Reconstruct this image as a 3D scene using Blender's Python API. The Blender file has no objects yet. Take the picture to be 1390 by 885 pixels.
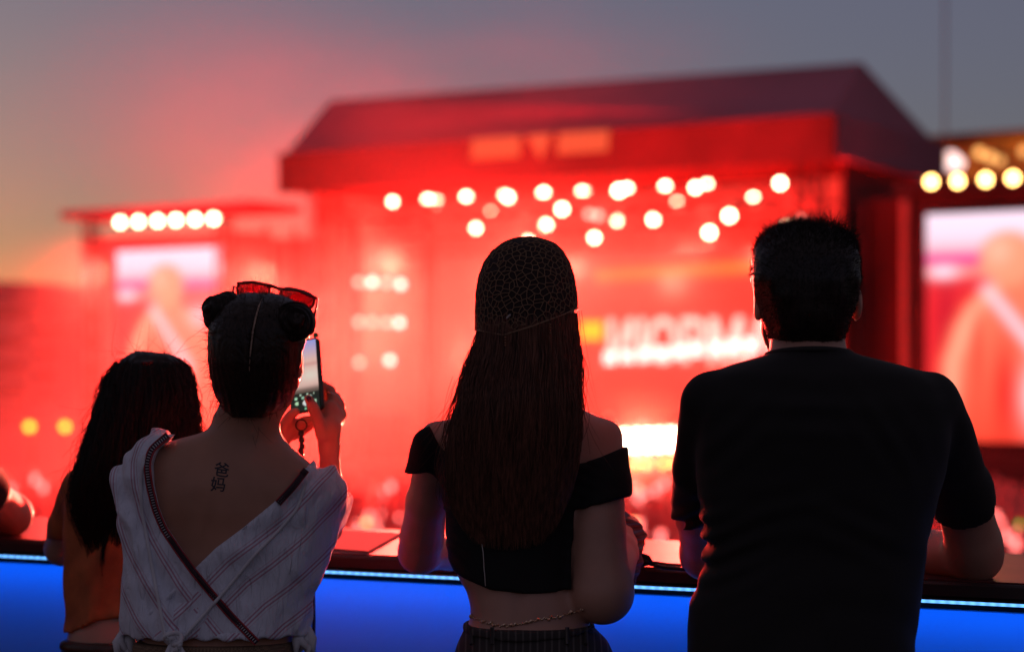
import bpy, math, random
import numpy as np
from mathutils import Vector, Matrix, noise as mnoise
random.seed(7)
rng = np.random.default_rng(11)
R = math.radians
FPX = 1390 * 70 / 36.0
CX, HY, CZ = 695.0, 500.0, 1.47        # principal column, horizon row, eye height above the deck

def P(px, py, d):
    return Vector(((px - CX) / FPX * d, d, CZ + (HY - py) / FPX * d))

scene = bpy.context.scene
COL = scene.collection

# ---------------------------------------------------------------- materials
def new_mat(name):
    m = bpy.data.materials.new(name); m.use_nodes = True
    return m, m.node_tree.nodes, m.node_tree.links, m.node_tree.nodes['Principled BSDF']

def mat(name, col, rough=0.6, spec=0.5, metal=0.0, noise=None, bump=None, sheen=0.0, sub=0.0, emit=None, estr=0.0):
    """noise=(scale, amount): colour variation; bump=(scale, strength, distance)"""
    m, N, L, b = new_mat(name)
    b.inputs['Base Color'].default_value = (*col, 1)
    b.inputs['Roughness'].default_value = rough
    b.inputs['Specular IOR Level'].default_value = spec
    b.inputs['Metallic'].default_value = metal
    b.inputs['Sheen Weight'].default_value = sheen
    if sub:
        b.inputs['Subsurface Weight'].default_value = sub
        b.inputs['Subsurface Radius'].default_value = (1, .35, .2)
        b.inputs['Subsurface Scale'].default_value = 0.006
    if emit:
        b.inputs['Emission Color'].default_value = (*emit, 1); b.inputs['Emission Strength'].default_value = estr
    tc = N.new('ShaderNodeTexCoord')
    if noise:
        t = N.new('ShaderNodeTexNoise'); t.inputs['Scale'].default_value = noise[0]; t.inputs['Detail'].default_value = 5
        L.new(tc.outputs['Object'], t.inputs['Vector'])
        r = N.new('ShaderNodeMapRange'); r.inputs['From Min'].default_value = .3; r.inputs['From Max'].default_value = .7
        r.inputs['To Min'].default_value = 1 - noise[1]; r.inputs['To Max'].default_value = 1 + noise[1]
        L.new(t.outputs['Fac'], r.inputs['Value'])
        v = N.new('ShaderNodeVectorMath'); v.operation = 'SCALE'; v.inputs[0].default_value = col
        L.new(r.outputs[0], v.inputs['Scale']); L.new(v.outputs[0], b.inputs['Base Color'])
    if bump:
        t = N.new('ShaderNodeTexNoise'); t.inputs['Scale'].default_value = bump[0]; t.inputs['Detail'].default_value = 4
        L.new(tc.outputs['Object'], t.inputs['Vector'])
        q = N.new('ShaderNodeBump'); q.inputs['Strength'].default_value = bump[1]; q.inputs['Distance'].default_value = bump[2]
        L.new(t.outputs['Fac'], q.inputs['Height']); L.new(q.outputs[0], b.inputs['Normal'])
    return m

def emat(name, col, strength):
    m, N, L, b = new_mat(name)
    b.inputs['Base Color'].default_value = (.02, .02, .02, 1)
    b.inputs['Emission Color'].default_value = (*col, 1); b.inputs['Emission Strength'].default_value = strength
    return m

def attr_emat(name, attr, strength):
    """a lit screen: the picture is a colour attribute of the screen mesh"""
    m, N, L, b = new_mat(name)
    a = N.new('ShaderNodeAttribute'); a.attribute_name = attr
    b.inputs['Base Color'].default_value = (.02, .02, .02, 1); b.inputs['Roughness'].default_value = .3
    L.new(a.outputs['Color'], b.inputs['Emission Color']); b.inputs['Emission Strength'].default_value = strength
    return m

# ---------------------------------------------------------------- mesh building
def mesh_obj(name, verts, faces, m, parent=None, smooth=False):
    me = bpy.data.meshes.new(name)
    me.from_pydata([tuple(v) for v in verts], [], [tuple(f) for f in faces]); me.update()
    if m: me.materials.append(m)
    if smooth: me.polygons.foreach_set('use_smooth', [True] * len(me.polygons))
    o = bpy.data.objects.new(name, me); COL.objects.link(o)
    if parent: o.parent = parent; o.matrix_parent_inverse = parent_inv(parent)
    return o

def world_of(o):
    M = Matrix.LocRotScale(o.location, o.rotation_euler, o.scale)
    return world_of(o.parent) @ o.matrix_parent_inverse @ M if o.parent else M
def parent_inv(p): return world_of(p).inverted()

def np_mesh(name, V, F, m, parent=None, smooth=True):
    """V (n,3) F (k,4 or 3) numpy"""
    me = bpy.data.meshes.new(name)
    k = F.shape[1]
    me.vertices.add(len(V)); me.vertices.foreach_set('co', np.ascontiguousarray(V, dtype=np.float32).ravel())
    me.loops.add(F.size); me.loops.foreach_set('vertex_index', np.ascontiguousarray(F, dtype=np.int32).ravel())
    me.polygons.add(len(F)); me.polygons.foreach_set('loop_start', np.arange(0, F.size, k, dtype=np.int32))
    me.polygons.foreach_set('use_smooth', np.full(len(F), smooth))
    me.update(); me.validate()
    if m: me.materials.append(m)
    o = bpy.data.objects.new(name, me); COL.objects.link(o)
    if parent: o.parent = parent; o.matrix_parent_inverse = parent_inv(parent)
    return o

class MB:
    """collects shapes into one mesh"""
    def __init__(s): s.v = []; s.f = []
    def add(s, vs, fs):
        b = len(s.v); s.v += [tuple(v) for v in vs]; s.f += [tuple(i + b for i in f) for f in fs]; return s
    def box(s, c, size, ax=None):
        c = Vector(c); X, Y, Z = ax if ax else (Vector((1, 0, 0)), Vector((0, 1, 0)), Vector((0, 0, 1)))
        a, b_, d = size[0] / 2, size[1] / 2, size[2] / 2
        vs = [c + X * (i * a) + Y * (j * b_) + Z * (k * d) for i in (-1, 1) for j in (-1, 1) for k in (-1, 1)]
        return s.add(vs, [(0, 1, 3, 2), (4, 6, 7, 5), (0, 4, 5, 1), (2, 3, 7, 6), (0, 2, 6, 4), (1, 5, 7, 3)])
    def prism(s, pts, off):
        n = len(pts); off = Vector(off); pts = [Vector(p) for p in pts]
        vs = pts + [p + off for p in pts]
        fs = [tuple(range(n))[::-1], tuple(range(n, 2 * n))] + [(i, (i + 1) % n, n + (i + 1) % n, n + i) for i in range(n)]
        return s.add(vs, fs)
    def tube(s, pts, r, n=6, closed=False):
        pts = [Vector(p) for p in pts]; m = len(pts)
        rr = r if hasattr(r, '__len__') else [r] * m
        vs = []; prev = None
        for i, p in enumerate(pts):
            a = pts[(i - 1) % m] if (i > 0 or closed) else p; b_ = pts[(i + 1) % m] if (i < m - 1 or closed) else p
            t = (b_ - a); t = t.normalized() if t.length > 1e-9 else Vector((0, 0, 1))
            if prev is None: u = t.orthogonal().normalized()
            else:
                u = prev - t * prev.dot(t); u = u.normalized() if u.length > 1e-6 else t.orthogonal().normalized()
            prev = u; w = t.cross(u)
            vs += [p + (u * math.cos(2 * math.pi * k / n) + w * math.sin(2 * math.pi * k / n)) * rr[i] for k in range(n)]
        fs = []
        for i in range(m if closed else m - 1):
            j = (i + 1) % m
            fs += [(i * n + k, i * n + (k + 1) % n, j * n + (k + 1) % n, j * n + k) for k in range(n)]
        if not closed: fs += [tuple(range(n))[::-1], tuple((m - 1) * n + k for k in range(n))]
        return s.add(vs, fs)
    def lathe(s, c, axis, prof, n=20):
        """prof: (distance along axis, radius)"""
        c = Vector(c); t = Vector(axis).normalized(); u = t.orthogonal().normalized(); w = t.cross(u)
        vs = [c + t * h + (u * math.cos(2 * math.pi * k / n) + w * math.sin(2 * math.pi * k / n)) * r for h, r in prof for k in range(n)]
        m = len(prof)
        fs = [(i * n + k, i * n + (k + 1) % n, (i + 1) * n + (k + 1) % n, (i + 1) * n + k) for i in range(m - 1) for k in range(n)]
        fs += [tuple(range(n))[::-1], tuple((m - 1) * n + k for k in range(n))]
        return s.add(vs, fs)
    def build(s, name, m, parent=None, smooth=False): return mesh_obj(name, s.v, s.f, m, parent, smooth)

def tag(o, label=None, cat=None, group=None, kind=None):
    if label: o['label'] = label
    if cat: o['category'] = cat
    if group: o['group'] = group
    if kind: o['kind'] = kind
    return o

def empty(name, loc, label, cat, group=None):
    o = bpy.data.objects.new(name, None); COL.objects.link(o); o.location = loc
    o.empty_display_size = .1
    return tag(o, label, cat, group)

def copy_tree(o, parent=None):
    c = o.copy(); COL.objects.link(c)
    if parent: c.parent = parent
    for ch in list(o.children): copy_tree(ch, c)
    return c

def picture_grid(name, origin, ux, uz, w, h, nx, nz, fn, m, parent=None):
    """a flat lit picture: corner origin (lower left), fn(u, v) -> rgb arrays, v upwards"""
    u, v = np.meshgrid(np.linspace(0, 1, nx), np.linspace(0, 1, nz), indexing='ij')
    o3 = np.array(origin); X = o3 + (u[..., None] * w) * np.array(ux) + (v[..., None] * h) * np.array(uz)
    idx = np.arange(nx * nz).reshape(nx, nz)
    F = np.stack([idx[:-1, :-1], idx[1:, :-1], idx[1:, 1:], idx[:-1, 1:]], -1).reshape(-1, 4)
    o = np_mesh(name, X.reshape(-1, 3), F, m, parent, False)
    c = np.ones((nx * nz, 4), np.float32); c[:, :3] = fn(u, v).reshape(-1, 3)
    a = o.data.color_attributes.new('picture', 'FLOAT_COLOR', 'POINT'); a.data.foreach_set('color', c.ravel())
    return o

# ---------------------------------------------------------------- implicit surfaces (numpy)
def vnoise(X, Y, Z, sc, seed=0):
    x, y, z = X * sc + seed * 17.3, Y * sc + seed * 5.1, Z * sc - seed * 9.7
    ix, iy, iz = np.floor(x).astype(np.int64), np.floor(y).astype(np.int64), np.floor(z).astype(np.int64)
    fx, fy, fz = x - ix, y - iy, z - iz
    fx = fx * fx * (3 - 2 * fx); fy = fy * fy * (3 - 2 * fy); fz = fz * fz * (3 - 2 * fz)
    def h(a, b, c):
        n = (a * 374761393 + b * 668265263 + c * 2147483647 + seed * 144665) & 0x7fffffff
        n = ((n ^ (n >> 13)) * 1274126177) & 0x7fffffff
        return (n & 0xffff) / 65535.0
    r = 0
    for dx in (0, 1):
        for dy in (0, 1):
            for dz in (0, 1):
                w = (fx if dx else 1 - fx) * (fy if dy else 1 - fy) * (fz if dz else 1 - fz)
                r = r + w * h(ix + dx, iy + dy, iz + dz)
    return r * 2 - 1

def smin(a, b, k):
    h = np.clip(.5 + .5 * (b - a) / k, 0, 1)
    return b + (a - b) * h - k * h * (1 - h)
def smax(a, b, k): return -smin(-a, -b, k)

def cone(a, b, ra, rb, sy=1.0):
    """tapered capsule; sy < 1 flattens it in depth"""
    a, b = np.array(a, float), np.array(b, float)
    def f(X, Y, Z):
        pa = [X - a[0], (Y - a[1]) / sy, Z - a[2]]; ba = [b[0] - a[0], (b[1] - a[1]) / sy, b[2] - a[2]]
        L2 = sum(q * q for q in ba) + 1e-12
        t = np.clip(sum(p * q for p, q in zip(pa, ba)) / L2, 0, 1)
        d = np.sqrt(sum((p - t * q) ** 2 for p, q in zip(pa, ba))) - (ra + (rb - ra) * t)
        return d * min(1, sy + .15)
    return f

def chain(pts, rs, sy=1.0, k=.01):
    fs = [cone(pts[i], pts[i + 1], rs[i], rs[i + 1], sy) for i in range(len(pts) - 1)]
    def f(X, Y, Z):
        d = fs[0](X, Y, Z)
        for g in fs[1:]: d = smin(d, g(X, Y, Z), k)
        return d
    return f

def ellip(c, r, rot=None):
    c = np.array(c, float); r = np.array(r, float)
    M = None if rot is None else np.array(rot.transposed())
    def f(X, Y, Z):
        q = [X - c[0], Y - c[1], Z - c[2]]
        if M is not None: q = [M[i, 0] * q[0] + M[i, 1] * q[1] + M[i, 2] * q[2] for i in range(3)]
        k0 = np.sqrt(sum((a / b) ** 2 for a, b in zip(q, r))); k1 = np.sqrt(sum((a / b ** 2) ** 2 for a, b in zip(q, r))) + 1e-9
        return k0 * (k0 - 1) / k1
    return f

def loft(rows, n=2.4):
    """rows: (z, cx, cy, half width, half depth) sorted by z upward; a superellipse swept up"""
    A = np.array(sorted(rows), float)
    z0, z1 = A[0, 0], A[-1, 0]
    zz = np.linspace(z0, z1, 160); S = np.stack([np.interp(zz, A[:, 0], A[:, i]) for i in range(1, 5)])
    ker = np.hanning(9); ker /= ker.sum()
    S = np.stack([np.convolve(np.pad(s, 4, mode='edge'), ker, 'valid') for s in S])
    def f(X, Y, Z):
        zc = np.clip(Z, z0, z1)
        cx, cy, a, b = (np.interp(zc, zz, s) for s in S)
        dx, dy = X - cx, Y - cy
        q = (np.abs(dx / a) ** n + np.abs(dy / b) ** n) ** (1 / n) + 1e-9
        r = np.sqrt(dx * dx + dy * dy) + 1e-9
        d = r * (1 - 1 / q)
        d = np.where(q < .3, -np.minimum(a, b) * .7, d)
        return np.maximum(d, np.maximum(Z - z1, z0 - Z))
    return f

def union(fs, k):
    def f(X, Y, Z):
        d = fs[0](X, Y, Z)
        for g in fs[1:]: d = smin(d, g(X, Y, Z), k)
        return d
    return f

def polygonise(f, lo, hi, h):
    """sparse surface nets"""
    lo = np.array(lo, float); hi = np.array(hi, float); B = 6
    n = (np.ceil((hi - lo) / h / B).astype(int) + 1) * B + 1
    nb = (n - 1) // B
    c = [lo[i] + (np.arange(nb[i]) + .5) * B * h for i in range(3)]
    CX_, CY_, CZ_ = np.meshgrid(*c, indexing='ij')
    fc = f(CX_, CY_, CZ_)
    act = np.abs(fc) < B * h * 1.6
    G = np.repeat(np.repeat(np.repeat(np.where(fc > 0, 1.0, -1.0), B, 0), B, 1), B, 2)
    G = np.pad(G, ((0, 1), (0, 1), (0, 1)), mode='edge')
    mask = np.repeat(np.repeat(np.repeat(act, B, 0), B, 1), B, 2); mask = np.pad(mask, ((0, 1),) * 3, mode='edge')
    mm = mask.copy()
    for ax in range(3):
        s1 = [slice(None)] * 3; s2 = [slice(None)] * 3; s1[ax] = slice(1, None); s2[ax] = slice(None, -1)
        mm[tuple(s1)] |= mask[tuple(s2)]
    I = np.nonzero(mm)
    G[I] = f(lo[0] + I[0] * h, lo[1] + I[1] * h, lo[2] + I[2] * h)
    G[0] = np.maximum(G[0], 1e-3); G[-1] = np.maximum(G[-1], 1e-3)
    G[:, 0] = np.maximum(G[:, 0], 1e-3); G[:, -1] = np.maximum(G[:, -1], 1e-3)
    G[:, :, 0] = np.maximum(G[:, :, 0], 1e-3); G[:, :, -1] = np.maximum(G[:, :, -1], 1e-3)
    S = G < 0
    cnt = sum(S[i:S.shape[0] - 1 + i, j:S.shape[1] - 1 + j, k:S.shape[2] - 1 + k].astype(np.int8) for i in (0, 1) for j in (0, 1) for k in (0, 1))
    cells = np.nonzero((cnt > 0) & (cnt < 8))
    cid = -np.ones(cnt.shape, np.int64); cid[cells] = np.arange(len(cells[0]))
    acc = np.zeros((len(cells[0]), 3)); wt = np.zeros(len(cells[0]))
    cor = [(i, j, k) for i in (0, 1) for j in (0, 1) for k in (0, 1)]
    for a in cor:
        for b in cor:
            if sum(abs(p - q) for p, q in zip(a, b)) == 1 and a < b:
                ga = G[cells[0] + a[0], cells[1] + a[1], cells[2] + a[2]]; gb = G[cells[0] + b[0], cells[1] + b[1], cells[2] + b[2]]
                m = (ga < 0) != (gb < 0); t = np.where(m, ga / np.where(m, ga - gb, 1), 0)
                for i in range(3): acc[:, i] += m * (a[i] + t * (b[i] - a[i]))
                wt += m
    V = lo + (np.stack(cells, 1) + acc / wt[:, None]) * h
    F = []
    for ax in range(3):
        o1, o2 = [(1, 2), (2, 0), (0, 1)][ax]
        s1 = [slice(None)] * 3; s2 = [slice(None)] * 3; s1[ax] = slice(None, -1); s2[ax] = slice(1, None)
        a, b = S[tuple(s1)], S[tuple(s2)]
        for flip, msk in ((False, a & ~b), (True, ~a & b)):
            I = list(np.nonzero(msk))
            ok = (I[o1] > 0) & (I[o2] > 0) & (I[o1] < cid.shape[o1]) & (I[o2] < cid.shape[o2])
            I = [q[ok] for q in I]
            q = []
            for d1, d2 in ((0, 0), (1, 0), (1, 1), (0, 1)):
                J = [x.copy() for x in I]; J[o1] -= 1 - d1; J[o2] -= 1 - d2
                q.append(cid[tuple(J)])
            if flip: q = q[::-1]
            F.append(np.stack(q, 1))
    F = np.concatenate(F); F = F[(F >= 0).all(1)]
    # light Laplacian smoothing
    for _ in range(1):
        s = np.zeros_like(V); w = np.zeros(len(V))
        for i in range(4):
            np.add.at(s, F[:, i], V[F[:, (i + 1) % 4]]); np.add.at(w, F[:, i], 1)
        V = V * .5 + .5 * s / np.maximum(w, 1)[:, None]
    return V, F

def sdf_obj(name, f, lo, hi, h, m, parent=None):
    V, F = polygonise(f, lo, hi, h)
    return np_mesh(name, V, F, m, parent, True)

def strands(name, paths, r0, r1, m, parent=None):
    """paths (n, k, 3) -> three-sided tapered tubes, one mesh"""
    n, k, _ = paths.shape
    T = np.gradient(paths, axis=1); T /= np.linalg.norm(T, axis=2, keepdims=True) + 1e-9
    up = np.array([.31, .9, .3]); U = np.cross(T, up); U /= np.linalg.norm(U, axis=2, keepdims=True) + 1e-9
    W = np.cross(T, U)
    rad = np.linspace(1, 0, k)[None, :, None] ** .7 * (r0 - r1) + r1
    if hasattr(r0, 'shape'): pass
    V = np.stack([paths + (U * math.cos(a) + W * math.sin(a)) * rad for a in (0, 2.094, 4.189)], 2)   # n,k,3,3
    idx = np.arange(n * k * 3).reshape(n, k, 3)
    F = np.concatenate([np.stack([idx[:, :-1, j], idx[:, :-1, (j + 1) % 3], idx[:, 1:, (j + 1) % 3], idx[:, 1:, j]], -1).reshape(-1, 4) for j in range(3)])
    return np_mesh(name, V.reshape(-1, 3), F, m, parent, True)
# ================================================================ camera, sky, sun
cam_d = bpy.data.cameras.new('camera'); cam = bpy.data.objects.new('camera', cam_d); COL.objects.link(cam)
cam.location = (0, 0, CZ); cam.rotation_euler = (R(90), 0, 0)
cam_d.lens = 70; cam_d.sensor_width = 36; cam_d.shift_y = (HY - 442.5) / 1390
cam_d.clip_start = .05; cam_d.clip_end = 20000
cam_d.dof.use_dof = True; cam_d.dof.focus_distance = 3.4; cam_d.dof.aperture_fstop = 2.45
scene.camera = cam

w = bpy.data.worlds.new('World'); scene.world = w; w.use_nodes = True
N, L = w.node_tree.nodes, w.node_tree.links
bg = N['Background']; sky = N.new('ShaderNodeTexSky'); sky.sky_type = 'NISHITA'; sky.sun_disc = False
SUN_EL, SUN_AZ = R(1.0), R(-23)
sky.sun_elevation = SUN_EL; sky.sun_rotation = SUN_AZ; sky.air_density = 1.0; sky.dust_density = 1.0; sky.ozone_density = 3.4
tint = N.new('ShaderNodeVectorMath'); tint.operation = 'MULTIPLY'; tint.inputs[1].default_value = (.51, .56, .69)
L.new(sky.outputs[0], tint.inputs[0]); hz = N.new('ShaderNodeVectorMath'); hz.operation = 'ADD'; hz.inputs[1].default_value = (.60, .44, .42)      # even dusk haze in the air
L.new(tint.outputs[0], hz.inputs[0]); L.new(hz.outputs[0], bg.inputs['Color']); bg.inputs['Strength'].default_value = 0.15
sd = bpy.data.lights.new('sun', 'SUN'); sun = bpy.data.objects.new('sun', sd); COL.objects.link(sun)
sd.energy = 0.02; sd.angle = R(10); sd.color = (1, .6, .4)
dv = Vector((math.sin(SUN_AZ), math.cos(SUN_AZ), .06)); sun.rotation_euler = (-dv).to_track_quat('-Z', 'Y').to_euler()
sun.location = (0, 0, 30)
vs = scene.view_settings; vs.view_transform = 'Standard'; vs.look = 'None'; vs.exposure = 0.0; vs.gamma = 1; vs.use_curve_mapping = False

cy = scene.cycles
cy.use_denoising = True; cy.denoiser = 'OPENIMAGEDENOISE'
cy.max_bounces = 5; cy.diffuse_bounces = 3; cy.glossy_bounces = 3; cy.transmission_bounces = 3; cy.volume_bounces = 1
cy.sample_clamp_indirect = 4; cy.use_adaptive_sampling = False
cy.caustics_reflective = False; cy.caustics_refractive = False
cy.volume_step_rate = 2.5; cy.volume_max_steps = 40

# ================================================================ ground and hills
GZ = -3.0
m_ground = mat('trodden_ground', (.06, .05, .045), .9, noise=(.3, .4))
g = MB().add([(-4000, -200, GZ), (4000, -200, GZ), (4000, 6000, GZ), (-4000, 6000, GZ)], [(0, 1, 2, 3)]).build('ground', m_ground)
tag(g, 'flat trodden festival ground running under the stage to the hills', 'ground', kind='structure')
m_hill = mat('hill', (.075, .05, .06), .95, noise=(.004, .3))
hv, hf = [], []
NH = 60
for j, (dist, amp) in enumerate(((1700, 0), (1900, 1.0), (2300, .6))):
    for i in range(NH + 1):
        a = R(-58 + 75 * i / NH)
        hgt = GZ if amp == 0 else (HY - 362) / FPX * dist * amp * (1 + .06 * math.sin(i * 1.1) + .05 * math.sin(i * .43 + 1) - .75 * max(0, (a + .50)) ** 1.2 * 1.2)
        hv.append((dist * math.tan(a), dist, CZ + hgt if amp else GZ))
for j in range(2):
    for i in range(NH): hf.append((j * (NH + 1) + i, j * (NH + 1) + i + 1, (j + 1) * (NH + 1) + i + 1, (j + 1) * (NH + 1) + i))
tag(mesh_obj('hills', hv, hf, m_hill, smooth=True), 'low dusky hills behind the festival site', 'hills', kind='structure')

# ================================================================ stage frame: u runs left along the front, v runs back
FR = Vector((8.85, 55, 0)); U = Vector((-.8463, .5326, 0)).normalized(); Vb = Vector((.5326, .8463, 0)).normalized(); Z = Vector((0, 0, 1))
AX = (U, Vb, Z)
def SP(u, v, z): return FR + U * u + Vb * v + Z * z
def on_stage(px, py, v=0.0):
    """point of the plane parallel to the stage front, v metres behind it, where the ray through (px, py) meets it"""
    d = Vector(((px - CX) / FPX, 1, (HY - py) / FPX)); o = Vector((0, 0, CZ))
    n = Vb; t = (SP(0, v, 0) - o).dot(n) / d.dot(n)
    return o + d * t
def uv_of(p): q = p - FR; return q.dot(U), q.dot(Vb), p.z

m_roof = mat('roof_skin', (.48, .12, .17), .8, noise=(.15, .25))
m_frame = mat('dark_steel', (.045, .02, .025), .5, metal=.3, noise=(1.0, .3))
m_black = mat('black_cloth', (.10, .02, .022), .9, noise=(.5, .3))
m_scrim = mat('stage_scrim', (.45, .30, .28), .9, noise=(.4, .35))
m_deck = mat('stage_deck', (.06, .04, .04), .7, noise=(.7, .3))
DECKZ = -1.6
W_, D_ = 19.3, 8.4
EAVE = CZ + 7.1 - .0
st = empty('main_stage', SP(W_ / 2, D_ / 2, GZ), 'big red lit main stage with a sloping dark roof and smoke', 'stage')
MB().box(SP(W_ / 2, D_ / 2 + .3, (DECKZ + GZ) / 2), (W_ - .4, D_, DECKZ - GZ), AX).build('deck', m_deck, st)
# roof: eaves, ridge, hips
z0 = EAVE - 0.1; zr = CZ + 9.06
A0 = SP(0, 0, z0); A1 = SP(W_, 0, z0 - .05); B0 = SP(-.0, D_, z0 - .1); B1 = SP(W_, D_, z0 - .1)
R0 = SP(.85, D_ / 2, zr); R1 = SP(W_, 2.5, zr)
rv = [A0, A1, B1, B0, R0, R1]; t = .18
MB().add([p for p in rv] + [p - Z * t for p in rv],
         [(0, 4, 5, 1), (0, 3, 4), (3, 2, 5, 4), (1, 5, 2), (6, 7, 11, 10), (6, 10, 9), (9, 10, 11, 8), (7, 8, 11), (0, 1, 7, 6), (1, 2, 8, 7), (2, 3, 9, 8), (3, 0, 6, 9)]).build('roof', m_roof, st)
MB().box(SP(W_ / 2, -.08, z0 - .62), (W_ + .24, .14, 1.3), AX).build('fascia', mat('fascia_cloth', (.05, .012, .014), .9, noise=(.4, .4)), st)
MB().box(SP(-.08, D_ / 2 + .05, z0 - .6), (.14, D_ + .1, 1.2), AX).build('fascia', m_roof, st)
MB().box(SP(W_ - .12, D_ / 2 + .1, z0 - .75), (.2, D_ - .4, 1.0), AX).build('fascia', m_black, st)
def truss(p0, p1, s, mb, n):
    p0, p1 = Vector(p0), Vector(p1); t = (p1 - p0).normalized()
    a = Vb if abs(t.dot(Vb)) < .9 else U; b = t.cross(a).normalized(); a = b.cross(t)
    cs = [(a * i + b * j) * s / 2 for i, j in ((-1, -1), (1, -1), (1, 1), (-1, 1))]
    for c in cs: mb.tube([p0 + c, p1 + c], .05, 5)
    for k in range(n):
        q0 = p0.lerp(p1, k / n); q1 = p0.lerp(p1, (k + 1) / n)
        for i in range(4): mb.tube([q0 + cs[i], q1 + cs[(i + 1) % 4]], .03, 4)
for u, v in ((1.0, .8), (W_ - 1.0, .8), (1.0, D_ - .6), (W_ - 1.0, D_ - .6)):
    mb = MB(); truss(SP(u, v, DECKZ), SP(u, v, z0 - .3), .6, mb, 9); mb.build('roof_tower', m_frame, st)
for v in (1.6, 3.4, 5.4):
    mb = MB(); truss(SP(1.2, v, z0 - 1.5 - .25 * v), SP(W_ - 1.2, v, z0 - 1.5 - .25 * v), .45, mb, 24); mb.build('lighting_truss', m_frame, st)
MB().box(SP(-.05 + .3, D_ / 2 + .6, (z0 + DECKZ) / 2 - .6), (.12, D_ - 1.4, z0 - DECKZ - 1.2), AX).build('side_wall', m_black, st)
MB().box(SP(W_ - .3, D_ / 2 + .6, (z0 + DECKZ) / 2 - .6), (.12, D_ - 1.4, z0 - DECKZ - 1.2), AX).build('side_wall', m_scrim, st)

# the lit video wall at the back of the stage: red, an orange band, the lettering in front
def lerp3(a, b, t): return np.array(a) * (1 - t[..., None]) + np.array(b) * t[..., None]
def blob(u, v, cu, cv, ru, rv_): return np.exp(-(((u - cu) / ru) ** 2 + ((v - cv) / rv_) ** 2))
def wall_fn(u, v):
    # u: 0 = right end, 1 = left end (seen from the field); v up
    c = lerp3((.62, .018, .012), (.75, .03, .02), v)
    add = lambda col, k: np.array(col) * k[..., None]
    c = c + add((.35, .06, .04), blob(u, v, .75, .75, .3, .3))  # this and the next pale patch put some smoke glow into the picture
    c = c + add((.30, .10, .07), blob(u, v, .30, .15, .12, .2))
    c = c + add((.45, .20, .0), np.clip(1 - np.abs(v - (.66 + .05 * (1 - u))) / .035, 0, 1) * (u < .62) * (u > .05))
    c = c * (1 - .35 * np.clip(1 - np.abs(v - .5) / .1, 0, 1) * (u < .6))[..., None]
    return c
BW0, BW1, BZ0, BZ1 = .9, W_ - 1.2, DECKZ + .1, z0 - 1.0
m_wall = attr_emat('video_wall', 'picture', 1.0)
picture_grid('video_wall', SP(BW0, D_ - 1.3, BZ0), U, Z, BW1 - BW0, BZ1 - BZ0, 90, 60, wall_fn, m_wall, st)
MB().box(SP(W_ / 2, D_ - .8, (z0 + DECKZ) / 2 + .1), (W_ - .6, .12, z0 - DECKZ - .1), AX).build('back_cloth', m_black, st)
def text_mesh(name, body, size, m, parent, org, ax, az, ay, depth=.02, shear=0):
    cu = bpy.data.curves.new(name, 'FONT'); cu.body = body; cu.size = size; cu.extrude = depth; cu.resolution_u = 3; cu.shear = shear; cu.offset = .02 * size if name == 'backdrop_lettering' else 0
    to = bpy.data.objects.new(name, cu); COL.objects.link(to)
    me = bpy.data.meshes.new_from_object(to.evaluated_get(bpy.context.evaluated_depsgraph_get()))
    bpy.data.objects.remove(to)
    M = Matrix((ax, az, ay)).transposed()
    vv = [Vector(org) + M @ Vector(v_.co) for v_ in me.vertices]; fs = [tuple(p.vertices) for p in me.polygons]
    return mesh_obj(name, vv, fs, m, parent)
m_let = emat('lit_letters', (1, .52, .44), 1.7)
p = on_stage(822, 492, D_ - 1.9); pe = on_stage(1050, 470, D_ - 1.9)
sc_ = 1.72
tl = text_mesh('backdrop_lettering', 'ИЮРМАЛ', 1.95, m_let, st, p, (-U) * .80, Z, -Vb, .04)
m_letb = emat('lit_letter_bars', (1, .75, .68), 2.4)
qa, qb = on_stage(828, 486, D_ - 2.0), on_stage(1020, 468, D_ - 2.0)
mbb = MB()
for k in range(9):
    q = qa.lerp(qb, k / 8); mbb.box(q, (.42, .06, .4), AX)
mbb.build('letter_footlights', m_letb, st)
MB().box(on_stage(803, 449, D_ - 2.0), (.8, .08, .6), AX).build('backdrop_lettering', emat('yellow_panel', (.42, .74, .0), 1.0), st)
# orange sign on the front fascia
m_sign = emat('orange_sign', (1, .12, .04), .75)
mb = MB()
for a, b_, n in ((640, 706, 6), (757, 826, 6)):
    for k in range(n):
        x = a + (b_ - a) * (k + .5) / n
        mb.box(on_stage(x, 203 - (x - 640) * .066, -.22), (.24, .05, .62), AX)
        mb.box(on_stage(x, (194 if k % 2 else 212) - (x - 640) * .066, -.22), (.34, .05, .14), AX)
q = [on_stage(x, y, -.26) for x, y in ((715, 184), (748, 182), (733, 216))]; mb.prism(q, Vb * .05)
mb.build('fascia_sign', m_sign, st)
# bands of equipment and risers on deck
for k in range(10):
    MB().box(SP(1.6 + k * 1.75, 3 + (k % 3) * .8, DECKZ + .55 + .25 * (k % 2)), (1.3, .8, 1.1 + .5 * (k % 2)), AX).build('riser', m_black, st)
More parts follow.
